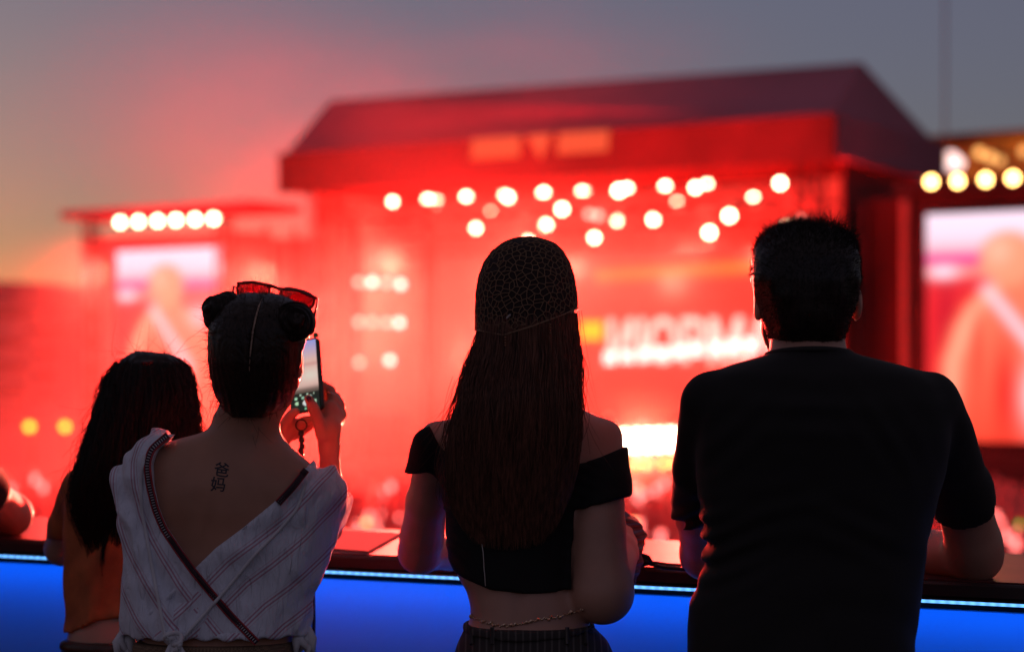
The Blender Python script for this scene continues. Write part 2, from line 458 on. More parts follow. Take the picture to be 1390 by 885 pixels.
# ---------------------------------------------------------------- lamps
m_lamp_body = mat('lamp_body', (.03, .02, .02), .5)
def make_lamp(name, p, r, m_lens, label, cat, group, back=True):
    aim = (Vector((0, 0, CZ)) - p).normalized()
    o = empty(name, p, label, cat, group)
    MB().lathe(p - aim * (r * 2.4), aim, [(0, r * .55), (r * .3, r * .95), (r * 2.1, r * 1.12), (r * 2.3, r * 1.12)], 14).build('housing', m_lamp_body, o)
    MB().lathe(p - aim * r * .12, aim, [(0, r), (r * .12, r * .97), (r * .2, r * .6)], 18).build('lens', m_lens, o)
    MB().tube([p - aim * r * 1.2 + U * r * 1.25, p - aim * r * 1.2 + U * r * 1.25 + Z * r * 1.7, p - aim * r * 1.2 - U * r * 1.25 + Z * r * 1.7, p - aim * r * 1.2 - U * r * 1.25], r * .12, 5).build('yoke', m_lamp_body, o)
    return o
L_white = emat('lamp_glow_warm', (1, .86, .52), 18)
L_tower = emat('lamp_glow_tower', (1, .80, .48), 18)
L_right = emat('lamp_glow_side', (1, .55, .16), 18)
L_pink = emat('lamp_glow_pink', (1, .45, .38), 9)
L_dim = emat('lamp_glow_dim', (1, .26, .20), 6)
L_blind = emat('blinder_glow', (1, .85, .55), 16)
L_amber = emat('blinder_amber', (1, .42, .10), 6)
L_yel = emat('street_yellow', (1, .36, .02), 7)
spots = [(533, 274), (581, 272), (593, 274), (633, 268), (685, 266), (690, 268), (646, 310), (667, 289), (738, 263), (741, 306), (763, 284),
         (790, 261), (794, 262), (807, 323), (838, 300), (840, 259), (851, 257), (887, 298), (903, 254), (919, 276), (944, 255), (960, 251), (963, 316),
         (990, 293), (1023, 270), (1059, 249), (717, 328), (1068, 309)]
for i, (x, y) in enumerate(spots):
    make_lamp('stage_spotlight', on_stage(x, y, 1.2 + (i * 37 % 5) * .7), .095 + .03 * ((i * 13) % 7) / 6, L_white, 'round warm white spotlight shining from the stage roof truss', 'spotlight', 'white spotlights under the stage roof')
for x, y, mm_ in ((487, 383, L_dim), (505, 383, L_pink), (524, 384, L_dim), (544, 386, L_pink), (487, 437, L_dim), (505, 437, L_dim), (525, 438, L_dim), (542, 438, L_pink), (488, 492, L_dim), (529, 489, L_pink),
                  (1085, 300, L_dim), (812, 293, L_dim), (800, 290, L_dim)):
    make_lamp('wash_light', on_stage(x, y, 2.0), .12, mm_, 'dim pink wash light inside the smoky stage', 'wash light', 'pink wash lights inside the stage')
for r_, y in enumerate((590, 607)):
    for k in range(9):
        make_lamp('blinder_lamp', on_stage(848 + k * 15.5, y - k * .5, -.5), .12, L_blind, 'dazzling white lamp of the double row at the stage foot', 'blinder', 'dazzling white lamps at the stage foot')
for k in range(7):
    make_lamp('amber_footlight', on_stage(862 + k * 16 + (6 if k > 1 else 0), 630 - k * .5, -.6), .11, L_amber, 'amber footlight just under the dazzling white lamps', 'footlight', 'amber footlights at the stage foot')
mb = MB(); truss(on_stage(830, 619, -.2), on_stage(1100, 612, -.2), .35, mb, 14)
tag(mb.build('footlight_rack', m_frame), 'low black rack holding the dazzling lamps at the stage foot', 'rack')

# ---------------------------------------------------------------- screens on either side
def feed(u, v):
    """live picture: bald performer in a robe with a pale strap; u left to right, v up"""
    sm = lambda x, k: 1 / (1 + np.exp(-np.clip(x * k, -40, 40)))
    c = lerp3((.60, .008, .015), (.75, .02, .03), v)
    c = lerp_arr(c, np.array((.45, .004, .02)), blob(u, v, .12, .5, .05, .25) * .8)
    top = sm(v - .83, 30); c = lerp_arr(c, np.array((.92, .72, .86)), top)
    c = lerp_arr(c, np.array((.80, .03, .30)), np.exp(-((v - .80) / .025) ** 2) * .85)
    bar = np.exp(-((v - .745) / .026) ** 4) * sm(.42 - u, 40); c = lerp_arr(c, np.array((1.0, .22, .20)), bar * .9)
    c = lerp_arr(c, np.array((.95, .70, .82)), blob(u, v, .10, .745, .09, .03))
    vv = np.array([0, .35, .50, .60, .66, .71, .75]); lb = np.interp(v, vv, [.06, .09, .16, .24, .33, .42, .47]); rb = np.interp(v, vv, [1.05, 1.0, .93, .82, .70, .58, .52])
    body = sm(u - lb, 45) * sm(rb - u, 45) * sm(.74 - v, 40)
    col = lerp3((.95, .06, .03), (1.0, .20, .11), np.clip(v / .7, 0, 1))
    c = c * (1 - body[..., None]) + col * body[..., None]
    c = lerp_arr(c, np.array((1.0, .42, .26)), body * np.exp(-((u - lb - .06) / .06) ** 2) * .8)
    c = lerp_arr(c, np.array((.70, .012, .01)), body * (blob(u, v, .46, .22, .07, .22) + blob(u, v, .30, .40, .03, .2) * .6) * .85)
    neck = np.exp(-((u - .50) / .10) ** 4 - ((v - .71) / .05) ** 4); c = lerp_arr(c, np.array((1.0, .22, .12)), neck)
    head = sm(1 - np.sqrt(((u - .48) / .165) ** 2 + ((v - .80) / .115) ** 2), 14); c = lerp_arr(c, np.array((1.0, .30, .17)), head)
    c = lerp_arr(c, np.array((1.0, .50, .36)), blob(u, v, .42, .83, .08, .06) * head * .7)
    t = np.clip((.66 - v) / .32, 0, 1); st_ = np.exp(-((u - (.36 + .34 * t)) / .05) ** 2) * sm(.68 - v, 60) * sm(v - .32, 60); c = lerp_arr(c, np.array((1.0, .58, .66)), st_ * .9)
    c = lerp_arr(c, np.array((1.0, .70, .75)), blob(u, v, .64, .20, .08, .13) * .9)
    c = lerp_arr(c, np.array((.9, .6, .7)), blob(u, v, .80, .62, .10, .06) * .7)
    return c
def lerp_arr(c, col, k): return c * (1 - k[..., None]) + col * k[..., None]
m_feed = attr_emat('screen_picture', 'picture', 1.25)
def side_tower(px_l, px_r, label, lamps, lens, roof, lab_l):
    a = on_stage(px_l, 300, .4); b_ = on_stage(px_r, 300, .4)
    ua, ub = uv_of(a)[0], uv_of(b_)[0]
    o = empty('screen_tower', SP((ua + ub) / 2, .8, GZ), label, 'screen tower', 'towers with screens beside the stage')
    return o, ua, ub
SW, SH = 4.75, 6.1
# left tower
uL = uv_of(on_stage(158, 337, .4))[0]
tw = empty('screen_tower', SP(uL - 2, 1.2, GZ), 'left screen tower in red smoke with six round lamps along its roof', 'screen tower')
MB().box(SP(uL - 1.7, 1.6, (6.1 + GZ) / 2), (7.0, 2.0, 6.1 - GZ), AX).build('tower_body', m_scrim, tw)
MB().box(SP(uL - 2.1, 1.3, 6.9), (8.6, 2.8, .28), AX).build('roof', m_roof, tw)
for du in (-4.3, 2.5):
    mb = MB(); truss(SP(uL - 1.1 + du * .9, .35, GZ), SP(uL - 1.1 + du * .9, .35, 6.8), .4, mb, 10); mb.build('post', m_frame, tw)
scr = MB().box(SP(uL - SW / 2, .5, 5.57 - SH / 2), (SW + .16, .1, SH + .16), AX).build('screen', m_frame, tw)
picture_grid('screen_picture', SP(uL, .42, 5.57 - SH), -U, Z, SW, SH, 50, 70, feed, m_feed, tw)
for x, y in ((163, 302), (188, 301), (214, 300), (239, 299), (265, 298), (290, 297)):
    make_lamp('tower_lamp', on_stage(x, y, -.3), .125, L_tower, 'round white lamp in the row above the left screen', 'lamp', 'six lamps above the left screen')
# right tower
uR = uv_of(on_stage(1257, 291, .4))[0]
tw = empty('screen_tower', SP(uR - 2.4, 1.2, GZ), 'right screen tower, dark maroon with square glowing lamps on top', 'screen tower')
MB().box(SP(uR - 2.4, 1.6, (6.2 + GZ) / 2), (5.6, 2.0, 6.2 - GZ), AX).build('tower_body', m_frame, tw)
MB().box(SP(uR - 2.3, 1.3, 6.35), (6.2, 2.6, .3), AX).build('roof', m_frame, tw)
MB().box(SP(uR - SW / 2, .5, 5.63 - SH / 2), (SW + .16, .1, SH + .16), AX).build('screen', m_frame, tw)
picture_grid('screen_picture', SP(uR, .42, 5.63 - SH), -U, Z, SW, SH, 50, 70, feed, m_feed, tw)
MB().box(SP(uR - SW / 2, .2, -1.25), (SW + 1, .3, .9), AX).build('plinth', m_frame, tw)
for x, y in ((1264, 247), (1300, 246), (1338, 244), (1375, 242)):
    make_lamp('tower_lamp', on_stage(x, y, -.3), .13, L_right, 'square glowing yellow lamp in the row above the right screen', 'lamp', 'lamps above the right screen')
# speaker stack / scaffold between stage and right tower
m_post = mat('pale_post', (.42, .33, .30), .7)
sv = empty('wing_wall', SP(-.9, 2, GZ), 'dark maroon cloth wing between the stage and the right screen', 'wing wall')
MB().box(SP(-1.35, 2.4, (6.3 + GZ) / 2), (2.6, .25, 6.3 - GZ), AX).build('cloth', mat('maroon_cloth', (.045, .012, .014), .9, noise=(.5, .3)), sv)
MB().tube([SP(-1.35, 2.05, GZ), SP(-1.35, 2.05, 6.2)], .14, 10).build('post', m_post, sv)
MB().tube([SP(-.1, 2.05, GZ), SP(-.1, 2.05, 6.2)], .1, 10).build('post', m_frame, sv)
sv = empty('wing_wall', SP(W_ + 1.5, 2, GZ), 'red lit scaffold wing between the left screen and the stage', 'wing wall')
wl = MB()
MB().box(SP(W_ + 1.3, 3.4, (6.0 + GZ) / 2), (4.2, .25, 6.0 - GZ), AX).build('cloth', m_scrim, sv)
for du in (-.7, .6, 1.9, 3.2): MB().tube([SP(W_ + du, 3.0, GZ), SP(W_ + du, 3.0, 6.6 + .3 * math.sin(du * 9))], .09, 8).build('post', m_frame, sv)

# building, mast and far town
m_bld = mat('ochre_wall', (.50, .22, .06), .8, noise=(.1, .3))
bd = empty('stadium_building', P(1370, 300, 130) * 1.0, 'ochre building with warm lights behind the right screen', 'building')
b0 = P(1262, 196, 130); b1 = P(1560, 184, 122)
dirb = Vector((b1.x - b0.x, b1.y - b0.y, 0)).normalized(); nb_ = Vector((-dirb.y, dirb.x, 0))
MB().box(Vector(((b0.x + b1.x) / 2, (b0.y + b1.y) / 2, 0)) + nb_ * 5 + Z * ((b0.z + GZ) / 2), ((b1 - b0).length, 10, b0.z - GZ), (dirb, nb_, Z)).build('wall', m_bld, bd)
MB().box(Vector(((b0.x + b1.x) / 2, (b0.y + b1.y) / 2, b0.z + .25)) + nb_ * 5, ((b1 - b0).length + 1, 11, .5), (dirb, nb_, Z)).build('roof', mat('dark_roof', (.12, .04, .03), .8), bd)
L_bld = emat('building_lamp', (1, .42, .12), 1.6); L_bw = emat('building_lamp_white', (1, .75, .8), 1.6)
for x, y, mm_, r_ in ((1329, 208, L_bld, .32), (1344, 214, L_bld, .32), (1357, 219, L_bld, .25), (1390, 206, L_bld, .3), (1290, 219, L_bw, .6), (1300, 222, L_bw, .4), (1283, 216, L_bld, .3)):
    q = P(x, y, 121); 
    tag(MB().lathe(q, (0, -1, 0), [(0, r_ * .6), (.1, r_), (.25, r_ * .8)], 14).build('wall_lamp', mm_), 'round white lamp glowing on the ochre building beside the stage roof' if mm_ is L_bw else 'small round orange lamp glowing on the ochre building wall', 'lamp', 'white lamps on the ochre building' if mm_ is L_bw else 'orange lamps on the ochre building')
mst = MB(); mst.tube([Vector((P(1283, 300, 95).x, 95, GZ)), P(1283, -40, 95)], .05, 8)
tag(mst.build('mast', mat('grey_mast', (.12, .11, .12), .6)), 'thin grey mast standing behind the right edge of the stage', 'mast')
m_town = mat('town_wall', (.45, .30, .28), .9, noise=(.05, .3)); m_tw = mat('town_window', (.05, .04, .05), .4)
for i, (x0, x1, top, d) in enumerate(((-20, 40, 430, 190), (42, 78, 452, 180), (80, 122, 420, 210), (-60, -22, 415, 200))):
    a = P(x0, top, d); b_ = P(x1, top, d)
    h = a.z - GZ
    o = empty('town_block', (Vector(((a.x + b_.x) / 2, d, GZ))), ['wide pale block at the foot of the hills on the far left', 'low pale block behind the two yellow street lamps', 'tall pale block touching the left screen tower', 'pale block half out of the frame on the left'][i], 'building', 'town blocks below the hills')
    MB().box(((a.x + b_.x) / 2, d + 5, GZ + h / 2), (b_.x - a.x, 10, h)).build('wall', m_town, o)
    wmb = MB()
    MB().box(((a.x + b_.x) / 2, d + 5, GZ + h + .3), (b_.x - a.x + .6, 10.6, .5)).build('roof', m_tw, o)
    for r_ in range(3):
        w_ = MB().box(((a.x + b_.x) / 2, d - .03, GZ + h * (.25 + .25 * r_)), ((b_.x - a.x) * .8, .1, h * .09)).build('window_band', m_tw, o)
for i, (x, y) in enumerate(((41, 579), (89, 579))):
    q = P(x, y, 60)
    o = empty('street_lamp', (q.x, q.y + .3, GZ), ['leftmost of the two yellow lamps glowing beside the crowd', 'yellow lamp nearest the dark haired woman in orange'][i], 'street lamp')
    MB().tube([(q.x, q.y + .3, GZ), (q.x, q.y + .3, q.z), (q.x, q.y, q.z + .15)], .06, 7).build('pole', m_frame, o)
    MB().lathe(q, (0, -1, 0), [(-.1, .08), (.0, .11), (.1, .12), (.16, .07)], 16).build('lamp_head', L_yel, o)

# ================================================================ crowd
m_crowd = mat('crowd_clothes', (.50, .22, .20), .9, noise=(.8, .6))
base = MB()
def ring(n, r, z, cx=0, cy=0, sy=1): return [(cx + r * math.cos(6.283 * k / n), cy + r * sy * math.sin(6.283 * k / n), z) for k in range(n)]
prof = [(.0, .16, .7), (.75, .19, .6), (1.15, .20, .6), (1.38, .23, .5), (1.45, .08, .9), (1.50, .07, 1), (1.56, .095, 1), (1.66, .10, 1.1), (1.74, .06, 1.1)]
nn = 8; vb = []; fb = []
for zz_, r_, sy_ in prof: vb += ring(nn, r_, zz_, 0, 0, sy_)
for i in range(len(prof) - 1): fb += [(i * nn + k, i * nn + (k + 1) % nn, (i + 1) * nn + (k + 1) % nn, (i + 1) * nn + k) for k in range(nn)]
fb.append(tuple((len(prof) - 1) * nn + k for k in range(nn)))
VB = np.array(vb); cV = []; cF = []; k = 0
FBq = np.array([f for f in fb if len(f) == 4])
for row in range(34):
    dist = 28 + row * .78
    xw = dist * .34
    for _ in range(int(xw * 2 / .75)):
        x = rng.uniform(-xw, xw); y = dist + rng.uniform(-.4, .4)
        q = Vector((x, y, 0)) - FR
        if q.dot(Vb) > -2.0: continue
        a = rng.uniform(-.4, .4) ; s = rng.uniform(.92, 1.06)
        ca, sa = math.cos(a), math.sin(a)
        v_ = VB * s; v_ = np.stack([v_[:, 0] * ca - v_[:, 1] * sa + x, v_[:, 0] * sa + v_[:, 1] * ca + y, v_[:, 2] + GZ], 1)
        cV.append(v_); cF.append(FBq + k * len(VB)); k += 1
        if rng.random() < .35:      # raised arm
            pass
crowd = np_mesh('crowd', np.concatenate(cV), np.concatenate(cF), m_crowd, None, True)
tag(crowd, 'dense crowd of festival goers standing in the red light below', 'crowd', kind='stuff')
L_phone = emat('phone_light', (1, .18, .16), 4); L_phone2 = emat('phone_light_orange', (1, .26, .10), 7)
L_phone3 = emat('phone_light_green', (.15, .8, .10), 1.6)
ph = [(480, 686, 1), (498, 712, 1), (515, 716, 0), (476, 706, 0), (531, 660, 0), (455, 668, 0), (853, 688, 0), (884, 693, 0), (903, 700, 0), (893, 680, 0), (869, 668, 0), (890, 664, 0), (871, 730, 0), (897, 728, 0), (1366, 730, 0), (1378, 738, 0), (1385, 715, 2), (1352, 715, 0), (520, 690, 0), (541, 706, 0), (860, 712, 1), (60, 690, 0), (1345, 700, 0)]
for a_, b_, c_, d_, n_ in ((468, 546, 655, 722, 12), (846, 908, 655, 735, 12), (1335, 1388, 690, 750, 8), (2, 70, 640, 700, 5)):
    ph += [(float(rng.uniform(a_, b_)), float(rng.uniform(c_, d_)), 0) for _ in range(n_)]
for i, (x, y, kd) in enumerate(ph):
    d = max(34, min(46, 4.47 * FPX / (y - HY) * .70)); q = P(x, y, d)
    o = tag(MB().box(q, (.14, .02, .22)).build('raised_phone', m_frame), ('small pink lit phone held up above the red lit crowd', 'small orange lit phone held up above the red lit crowd', 'green glowing light at the right edge of the crowd')[kd], 'phone', 'lit phones held up in the crowd' if kd == 0 else 'orange lit phones held up in the crowd' if kd == 1 else None)
    MB().box(q - Vector((0, .013, 0)), (.125, .004, .2)).build('screen', (L_phone, L_phone2, L_phone3)[kd], o)

# ================================================================ smoke and red light
def smoke_obj(name, c, r, dens, col, label, nscale, seed):
    me_v, me_f = [], []
    nu, nv = 24, 14
    for i in range(nv + 1):
        th = math.pi * i / nv
        for j in range(nu): me_v.append((math.sin(th) * math.cos(6.2832 * j / nu), math.sin(th) * math.sin(6.2832 * j / nu), math.cos(th)))
    for i in range(nv):
        for j in range(nu): me_f.append((i * nu + j, (i + 1) * nu + j, (i + 1) * nu + (j + 1) % nu, i * nu + (j + 1) % nu))
    m = bpy.data.materials.new(name + '_volume'); m.use_nodes = True; N, L = m.node_tree.nodes, m.node_tree.links
    N.clear(); out = N.new('ShaderNodeOutputMaterial'); pv = N.new('ShaderNodeVolumePrincipled')
    pv.inputs['Color'].default_value = (*col, 1); pv.inputs['Anisotropy'].default_value = 0.2
    tc = N.new('ShaderNodeTexCoord')
    ln = N.new('ShaderNodeVectorMath'); ln.operation = 'LENGTH'; L.new(tc.outputs['Object'], ln.inputs[0])
    fr = N.new('ShaderNodeMapRange'); fr.interpolation_type = 'SMOOTHSTEP'; fr.inputs['From Min'].default_value = 1.0; fr.inputs['From Max'].default_value = .15
    L.new(ln.outputs['Value'], fr.inputs['Value'])
    nz = N.new('ShaderNodeTexNoise'); nz.inputs['Scale'].default_value = nscale; nz.inputs['Detail'].default_value = 2; nz.noise_dimensions = '4D'; nz.inputs['W'].default_value = seed
    L.new(tc.outputs['Object'], nz.inputs['Vector'])
    nr = N.new('ShaderNodeMapRange'); nr.inputs['From Min'].default_value = .38; nr.inputs['From Max'].default_value = .68; nr.inputs['To Min'].default_value = .15; nr.inputs['To Max'].default_value = 1.5
    L.new(nz.outputs['Fac'], nr.inputs['Value'])
    mu = N.new('ShaderNodeMath'); mu.operation = 'MULTIPLY'; L.new(fr.outputs[0], mu.inputs[0]); L.new(nr.outputs[0], mu.inputs[1])
    m2 = N.new('ShaderNodeMath'); m2.operation = 'MULTIPLY'; m2.inputs[1].default_value = dens; L.new(mu.outputs[0], m2.inputs[0])
    L.new(m2.outputs[0], pv.inputs['Density']); L.new(pv.outputs[0], out.inputs['Volume'])
    o = mesh_obj(name, me_v, me_f, m); o.location = c; o.scale = r
    o.data.materials[0].cycles.volume_step_rate = .5 if hasattr(m.cycles, 'volume_step_rate') else 1
    return tag(o, label, 'smoke', kind='stuff')
cS = SP(W_ * .55, 2.5, 3.0)
smoke_obj('stage_smoke', cS + Z * .8 - Vb * 2.0, (13.5, 9, 7.2), .029, (1, .8, .75), 'red lit smoke filling and spilling from the stage', 1.6, 3.1)
smoke_obj('ground_smoke', Vector((-4.5, 51, -.6)), (16.5, 13, 6.5), .016, (1, .8, .75), 'low red smoke drifting over the crowd in front of the stage', 1.6, 5.5)
smoke_obj('roof_smoke', P(650, 130, 60), (12, 5, 4.6), .022, (1, .85, .8), 'thin red smoke curling up over the stage roof', 2.2, 1.7)
smoke_obj('smoke_plume', P(275, 300, 69), (12.5, 6, 10.5), .030, (1, .85, .8), 'pale red smoke plume rising over the left screen into the sky', 1.8, 8.0)

def lamp(name, loc, power, col, size, to=None, kind='POINT', shape=None):
    l = bpy.data.lights.new(name, kind); l.energy = power; l.color = col
    if kind == 'POINT': l.shadow_soft_size = size
    elif kind == 'AREA': l.size = size if not shape else shape[0]; 
    if kind == 'AREA' and shape: l.shape = 'RECTANGLE'; l.size_y = shape[1]
    if kind == 'SPOT': l.shadow_soft_size = size; l.spot_size = R(shape or 90); l.spot_blend = .8
    o = bpy.data.objects.new(name, l); COL.objects.link(o); o.location = loc
    if to is not None: o.rotation_euler = (Vector(to) - Vector(loc)).to_track_quat('-Z', 'Y').to_euler()
    return o
RED = (1, .016, .010)
for u, v, z, pw in ((3, 4.2, 4.2, 4200), (6.5, 5.0, 5.2, 5000), (10, 4.5, 4.4, 5500), (13.5, 5.2, 5.0, 5500), (17, 4.6, 4.2, 5000), (12, -5, 2.0, 6500), (5, -5, 1.2, 4000),
                    (21.5, 8.5, 5.0, 5200), (29, 2, 2.5, 4500), (25, 9, 8.0, 8500), (21, 9, 8.5, 7000), (22, -4, 1.5, 3500)):
    lamp('red_stage_light', SP(u, v, z), pw, RED, .25)
for u in (21, 25.5):
    lamp('added_tower_fill', SP(u, -9, 1.5), 14000, (1, .02, .018), .3, SP(u, 0, 2.5), 'SPOT', 60)  # added red fill on the tower front, no fixture modelled there
for u in (3, 11):
    lamp('added_roof_fill', SP(u, -9, 3.0), 19000, (1, .03, .03), .3, SP(u + 2, 3, 9.5), 'SPOT', 70)  # unseen red spots over the crowd, added to redden the roof
for x, y, pw, c_, sz in ((876, 598, 60000, (1, .72, .42), .3), (640, 480, 200000, (1, .03, .02), .6), (1000, 500, 200000, (1, .03, .02), .6), (240, 420, 120000, (1, .04, .03), .6)):
    lamp('audience_rim_light', on_stage(x, y, -1.0), pw, c_, sz, (0, 3.6, 1.2), 'SPOT', 18)  # warm one is the blinders; red ones added for rims on the onlookers
lamp('building_light', P(1340, 214, 118), 2500, (1, .45, .1), .4)
for k, (u, z) in enumerate(((3, 6.3), (8, 6.2), (13, 6.1), (18, 6.0), (25, 6.3))):
    lamp('red_crowd_light', SP(u, -2.5, z - 1.5), 60000, (1, .05, .035), .3, SP(u * .8, -24, GZ), 'SPOT', 120)
# ================================================================ viewing deck and bar counter (near edge runs E0 -> E1)
E0 = Vector((-1.103, 4.29, 0)); E1 = Vector((.872, 3.39, 0)); ED = (E1 - E0).normalized(); EN = Vector((-ED.y, ED.x, 0))   # EN points away from the camera
def CP(s, n, z): return E0 + ED * s + EN * n + Z * z
CAX = (ED, EN, Z)
m_plank = mat('deck_boards', (.10, .075, .06), .7, noise=(3, .3), bump=(30, .3, .002))
mb = MB(); mb.box((0, 2.2, -.1), (14, 7.4, .2)); dk = mb.build('viewing_platform', m_plank)
tag(dk, kind='structure', label='raised boarded platform the onlookers stand on', cat='platform')
m_top = mat('counter_laminate', (.10, .035, .038), .40, .05, noise=(9, .25), bump=(60, .15, .0005))
m_edge = mat('counter_edge', (.035, .022, .025), .45, noise=(14, .3))
m_dark = mat('dark_laminate', (.018, .014, .016), .35)
ct = empty('bar_counter', CP(1, .28, 0), 'long dark topped bar counter with a glowing blue front', 'counter')
L0, L1 = -1.6, 3.9; LC, LL = (L0 + L1) / 2, L1 - L0; TH = .027; ZT = 1.10
def slab(s0, s1, n0, n1, z0, z1, r=.004):
    pts = [(n0, z0 + r), (n0 + r, z0), (n1 - r, z0), (n1, z0 + r), (n1, z1 - r), (n1 - r, z1), (n0 + r, z1), (n0, z1 - r)]
    return [CP(s0, a, b) for a, b in pts], ED * (s1 - s0)
MB().prism(*slab(L0, L1, 0, .57, ZT - TH, ZT)).build('counter_top', m_edge, ct)
MB().box(CP(LC, .29, ZT + .0015), (LL, .55, .003), CAX).build('top_laminate', m_top, ct)
m_panel = mat('blue_acrylic_front', (.12, .42, .85), .5, .3)
MB().box(CP(LC, .085, (ZT - TH) / 2 + .0), (LL, .02, ZT - TH - .06), CAX).build('front_panel', m_panel, ct)
MB().box(CP(LC, .105, .03), (LL, .05, .06), CAX).build('kick_board', m_dark, ct)
MB().box(CP(LC, .52, (ZT - TH) / 2), (LL, .03, ZT - TH - .004), CAX).build('rear_panel', m_dark, ct)
m_led = emat('led_strip', (.13, .42, 1), 1.9)
N, L = m_led.node_tree.nodes, m_led.node_tree.links; tc = N.new('ShaderNodeTexCoord'); wv = N.new('ShaderNodeTexWave'); wv.inputs['Scale'].default_value = 20; wv.bands_direction = 'X'
L.new(tc.outputs['Object'], wv.inputs['Vector']); mr_ = N.new('ShaderNodeMapRange'); mr_.inputs['To Min'].default_value = 1.3; mr_.inputs['To Max'].default_value = 2.0
L.new(wv.outputs['Fac'], mr_.inputs['Value']); L.new(mr_.outputs[0], N['Principled BSDF'].inputs['Emission Strength'])
nled = MB().box(CP(LC, .006, ZT - TH - .0075), (LL, .006, .0048), CAX).build('led_strip', m_led, ct)
MB().box(CP(LC, .006, ZT - TH - .002), (LL, .010, .004), CAX).build('led_channel', m_dark, ct)
l = bpy.data.lights.new('led_light', 'AREA'); l.shape = 'RECTANGLE'; l.size = LL; l.size_y = .012; l.energy = 3.6; l.color = (0, .19, 1)
o = bpy.data.objects.new('led_light', l); COL.objects.link(o)
zz = (EN * .45 - Z).normalized()       # shines down and onto the panel
xx = ED; yy = (-zz).cross(xx).normalized()
o.matrix_world = Matrix.Translation(CP(LC, .016, ZT - TH - .012)) @ Matrix((xx, yy, -zz)).transposed().to_4x4()
# things on the counter
def on_counter(px, py, up=0.0):
    d = (CZ - ZT - .003 - up) * FPX / (py - HY); return P(px, py, d)
m_paper = mat('matt_card', (.22, .17, .18), .75, .2)
pts = [on_counter(*q) for q in ((455, 751), (462, 722), (540, 724), (530, 743))]
q0 = [on_counter(445, 746), on_counter(463, 721), on_counter(545, 725), on_counter(500, 750)]
pc = MB().prism(q0, Z * .0035).build('menu_card', m_paper); tag(pc, 'flat pinkish card lying on the counter between the two women', 'card')
m_strap = mat('black_strap', (.012, .011, .012), .45, bump=(300, .3, .0005))
def wire(px_pts, r, up=.006): return [on_counter(a, b, up) for a, b in px_pts]
mb = MB()
mb.tube([on_counter(a, b, u) for a, b, u in ((858, 748, .01), (868, 752, .02), (880, 757, .022), (884, 763, .012), (872, 766, .008), (862, 762, .012), (858, 748, .01))], .0045, 7)
mb.tube([on_counter(a, b, u) for a, b, u in ((870, 760, .008), (890, 765, .008), (910, 768, .006), (935, 769, .006), (960, 770, .006))], .0055, 7)
mb.tube([on_counter(a, b, u) for a, b, u in ((866, 752, .02), (880, 764, .006), (900, 770, .005), (928, 772, .005), (960, 774, .005))], .004, 7)
tag(mb.build('camera_strap', m_strap, smooth=True), 'coiled black strap lying on the counter by the striped sleeve', 'strap')
# ================================================================ people
SKIN = mat('skin', (.50, .26, .19), .48, .5, noise=(14, .10), bump=(420, .12, .0004))
SKIN2 = mat('skin_tanned', (.44, .21, .135), .48, .5, noise=(12, .12), bump=(420, .12, .0004))
def hair_mat(name, col):
    m, N, L, b = new_mat(name)
    tc = N.new('ShaderNodeTexCoord'); mp = N.new('ShaderNodeMapping'); mp.inputs['Scale'].default_value = (260, 260, 9)
    t = N.new('ShaderNodeTexNoise'); t.inputs['Scale'].default_value = 1; t.inputs['Detail'].default_value = 3
    L.new(tc.outputs['Object'], mp.inputs['Vector']); L.new(mp.outputs[0], t.inputs['Vector'])
    r = N.new('ShaderNodeValToRGB'); r.color_ramp.elements[0].position = .35; r.color_ramp.elements[1].position = .7
    r.color_ramp.elements[0].color = (col[0] * .45, col[1] * .45, col[2] * .45, 1); r.color_ramp.elements[1].color = (col[0] * 1.7, col[1] * 1.6, col[2] * 1.5, 1)
    L.new(t.outputs['Fac'], r.inputs['Fac']); L.new(r.outputs['Color'], b.inputs['Base Color'])
    q = N.new('ShaderNodeBump'); q.inputs['Strength'].default_value = .6; q.inputs['Distance'].default_value = .001
    L.new(t.outputs['Fac'], q.inputs['Height']); L.new(q.outputs[0], b.inputs['Normal'])
    b.inputs['Roughness'].default_value = .38; b.inputs['Specular IOR Level'].default_value = .28
    return m
HAIR_BLACK = hair_mat('hair_near_black', (.016, .010, .009)); HAIR_BROWN = hair_mat('hair_dark_brown', (.022, .012, .009)); HAIR_RED = hair_mat('hair_chestnut', (.15, .062, .042))

def py_of(Z_, D): return HY - (Z_ - CZ) / D * FPX
def px_of(X_, D): return CX + X_ / D * FPX
def rows(tab):
    """(py, left px, right px, depth, half depth in m) -> loft rows"""
    out = []
    for py, l, r, d, hd in tab:
        out.append((CZ + (HY - py) / FPX * d, ((l + r) / 2 - CX) / FPX * d, d, (r - l) / 2 / FPX * d, hd))
    return sorted(out)
def surf(rw, px, py, D, off=0.0, n=2.4):
    """point on the camera side of a loft"""
    A = np.array(rw); z = CZ + (HY - py) / FPX * D
    cx, cyy, a, b = (np.interp(z, A[:, 0], A[:, i]) for i in range(1, 5))
    y = D
    for _ in range(6):
        x = (px - CX) / FPX * y; z = CZ + (HY - py) / FPX * y
        cx, cyy, a, b = (np.interp(z, A[:, 0], A[:, i]) for i in range(1, 5))
        u = min(abs(x - cx) / a, .98); y = cyy - (b + off) * (1 - u ** n) ** (1 / n)
    return P(px, py, y)

def placed(f, M):
    Mi = np.array(M.inverted())
    def g(X, Y, Z_):
        return f(*[Mi[i, 0] * X + Mi[i, 1] * Y + Mi[i, 2] * Z_ + Mi[i, 3] for i in range(3)])
    return g

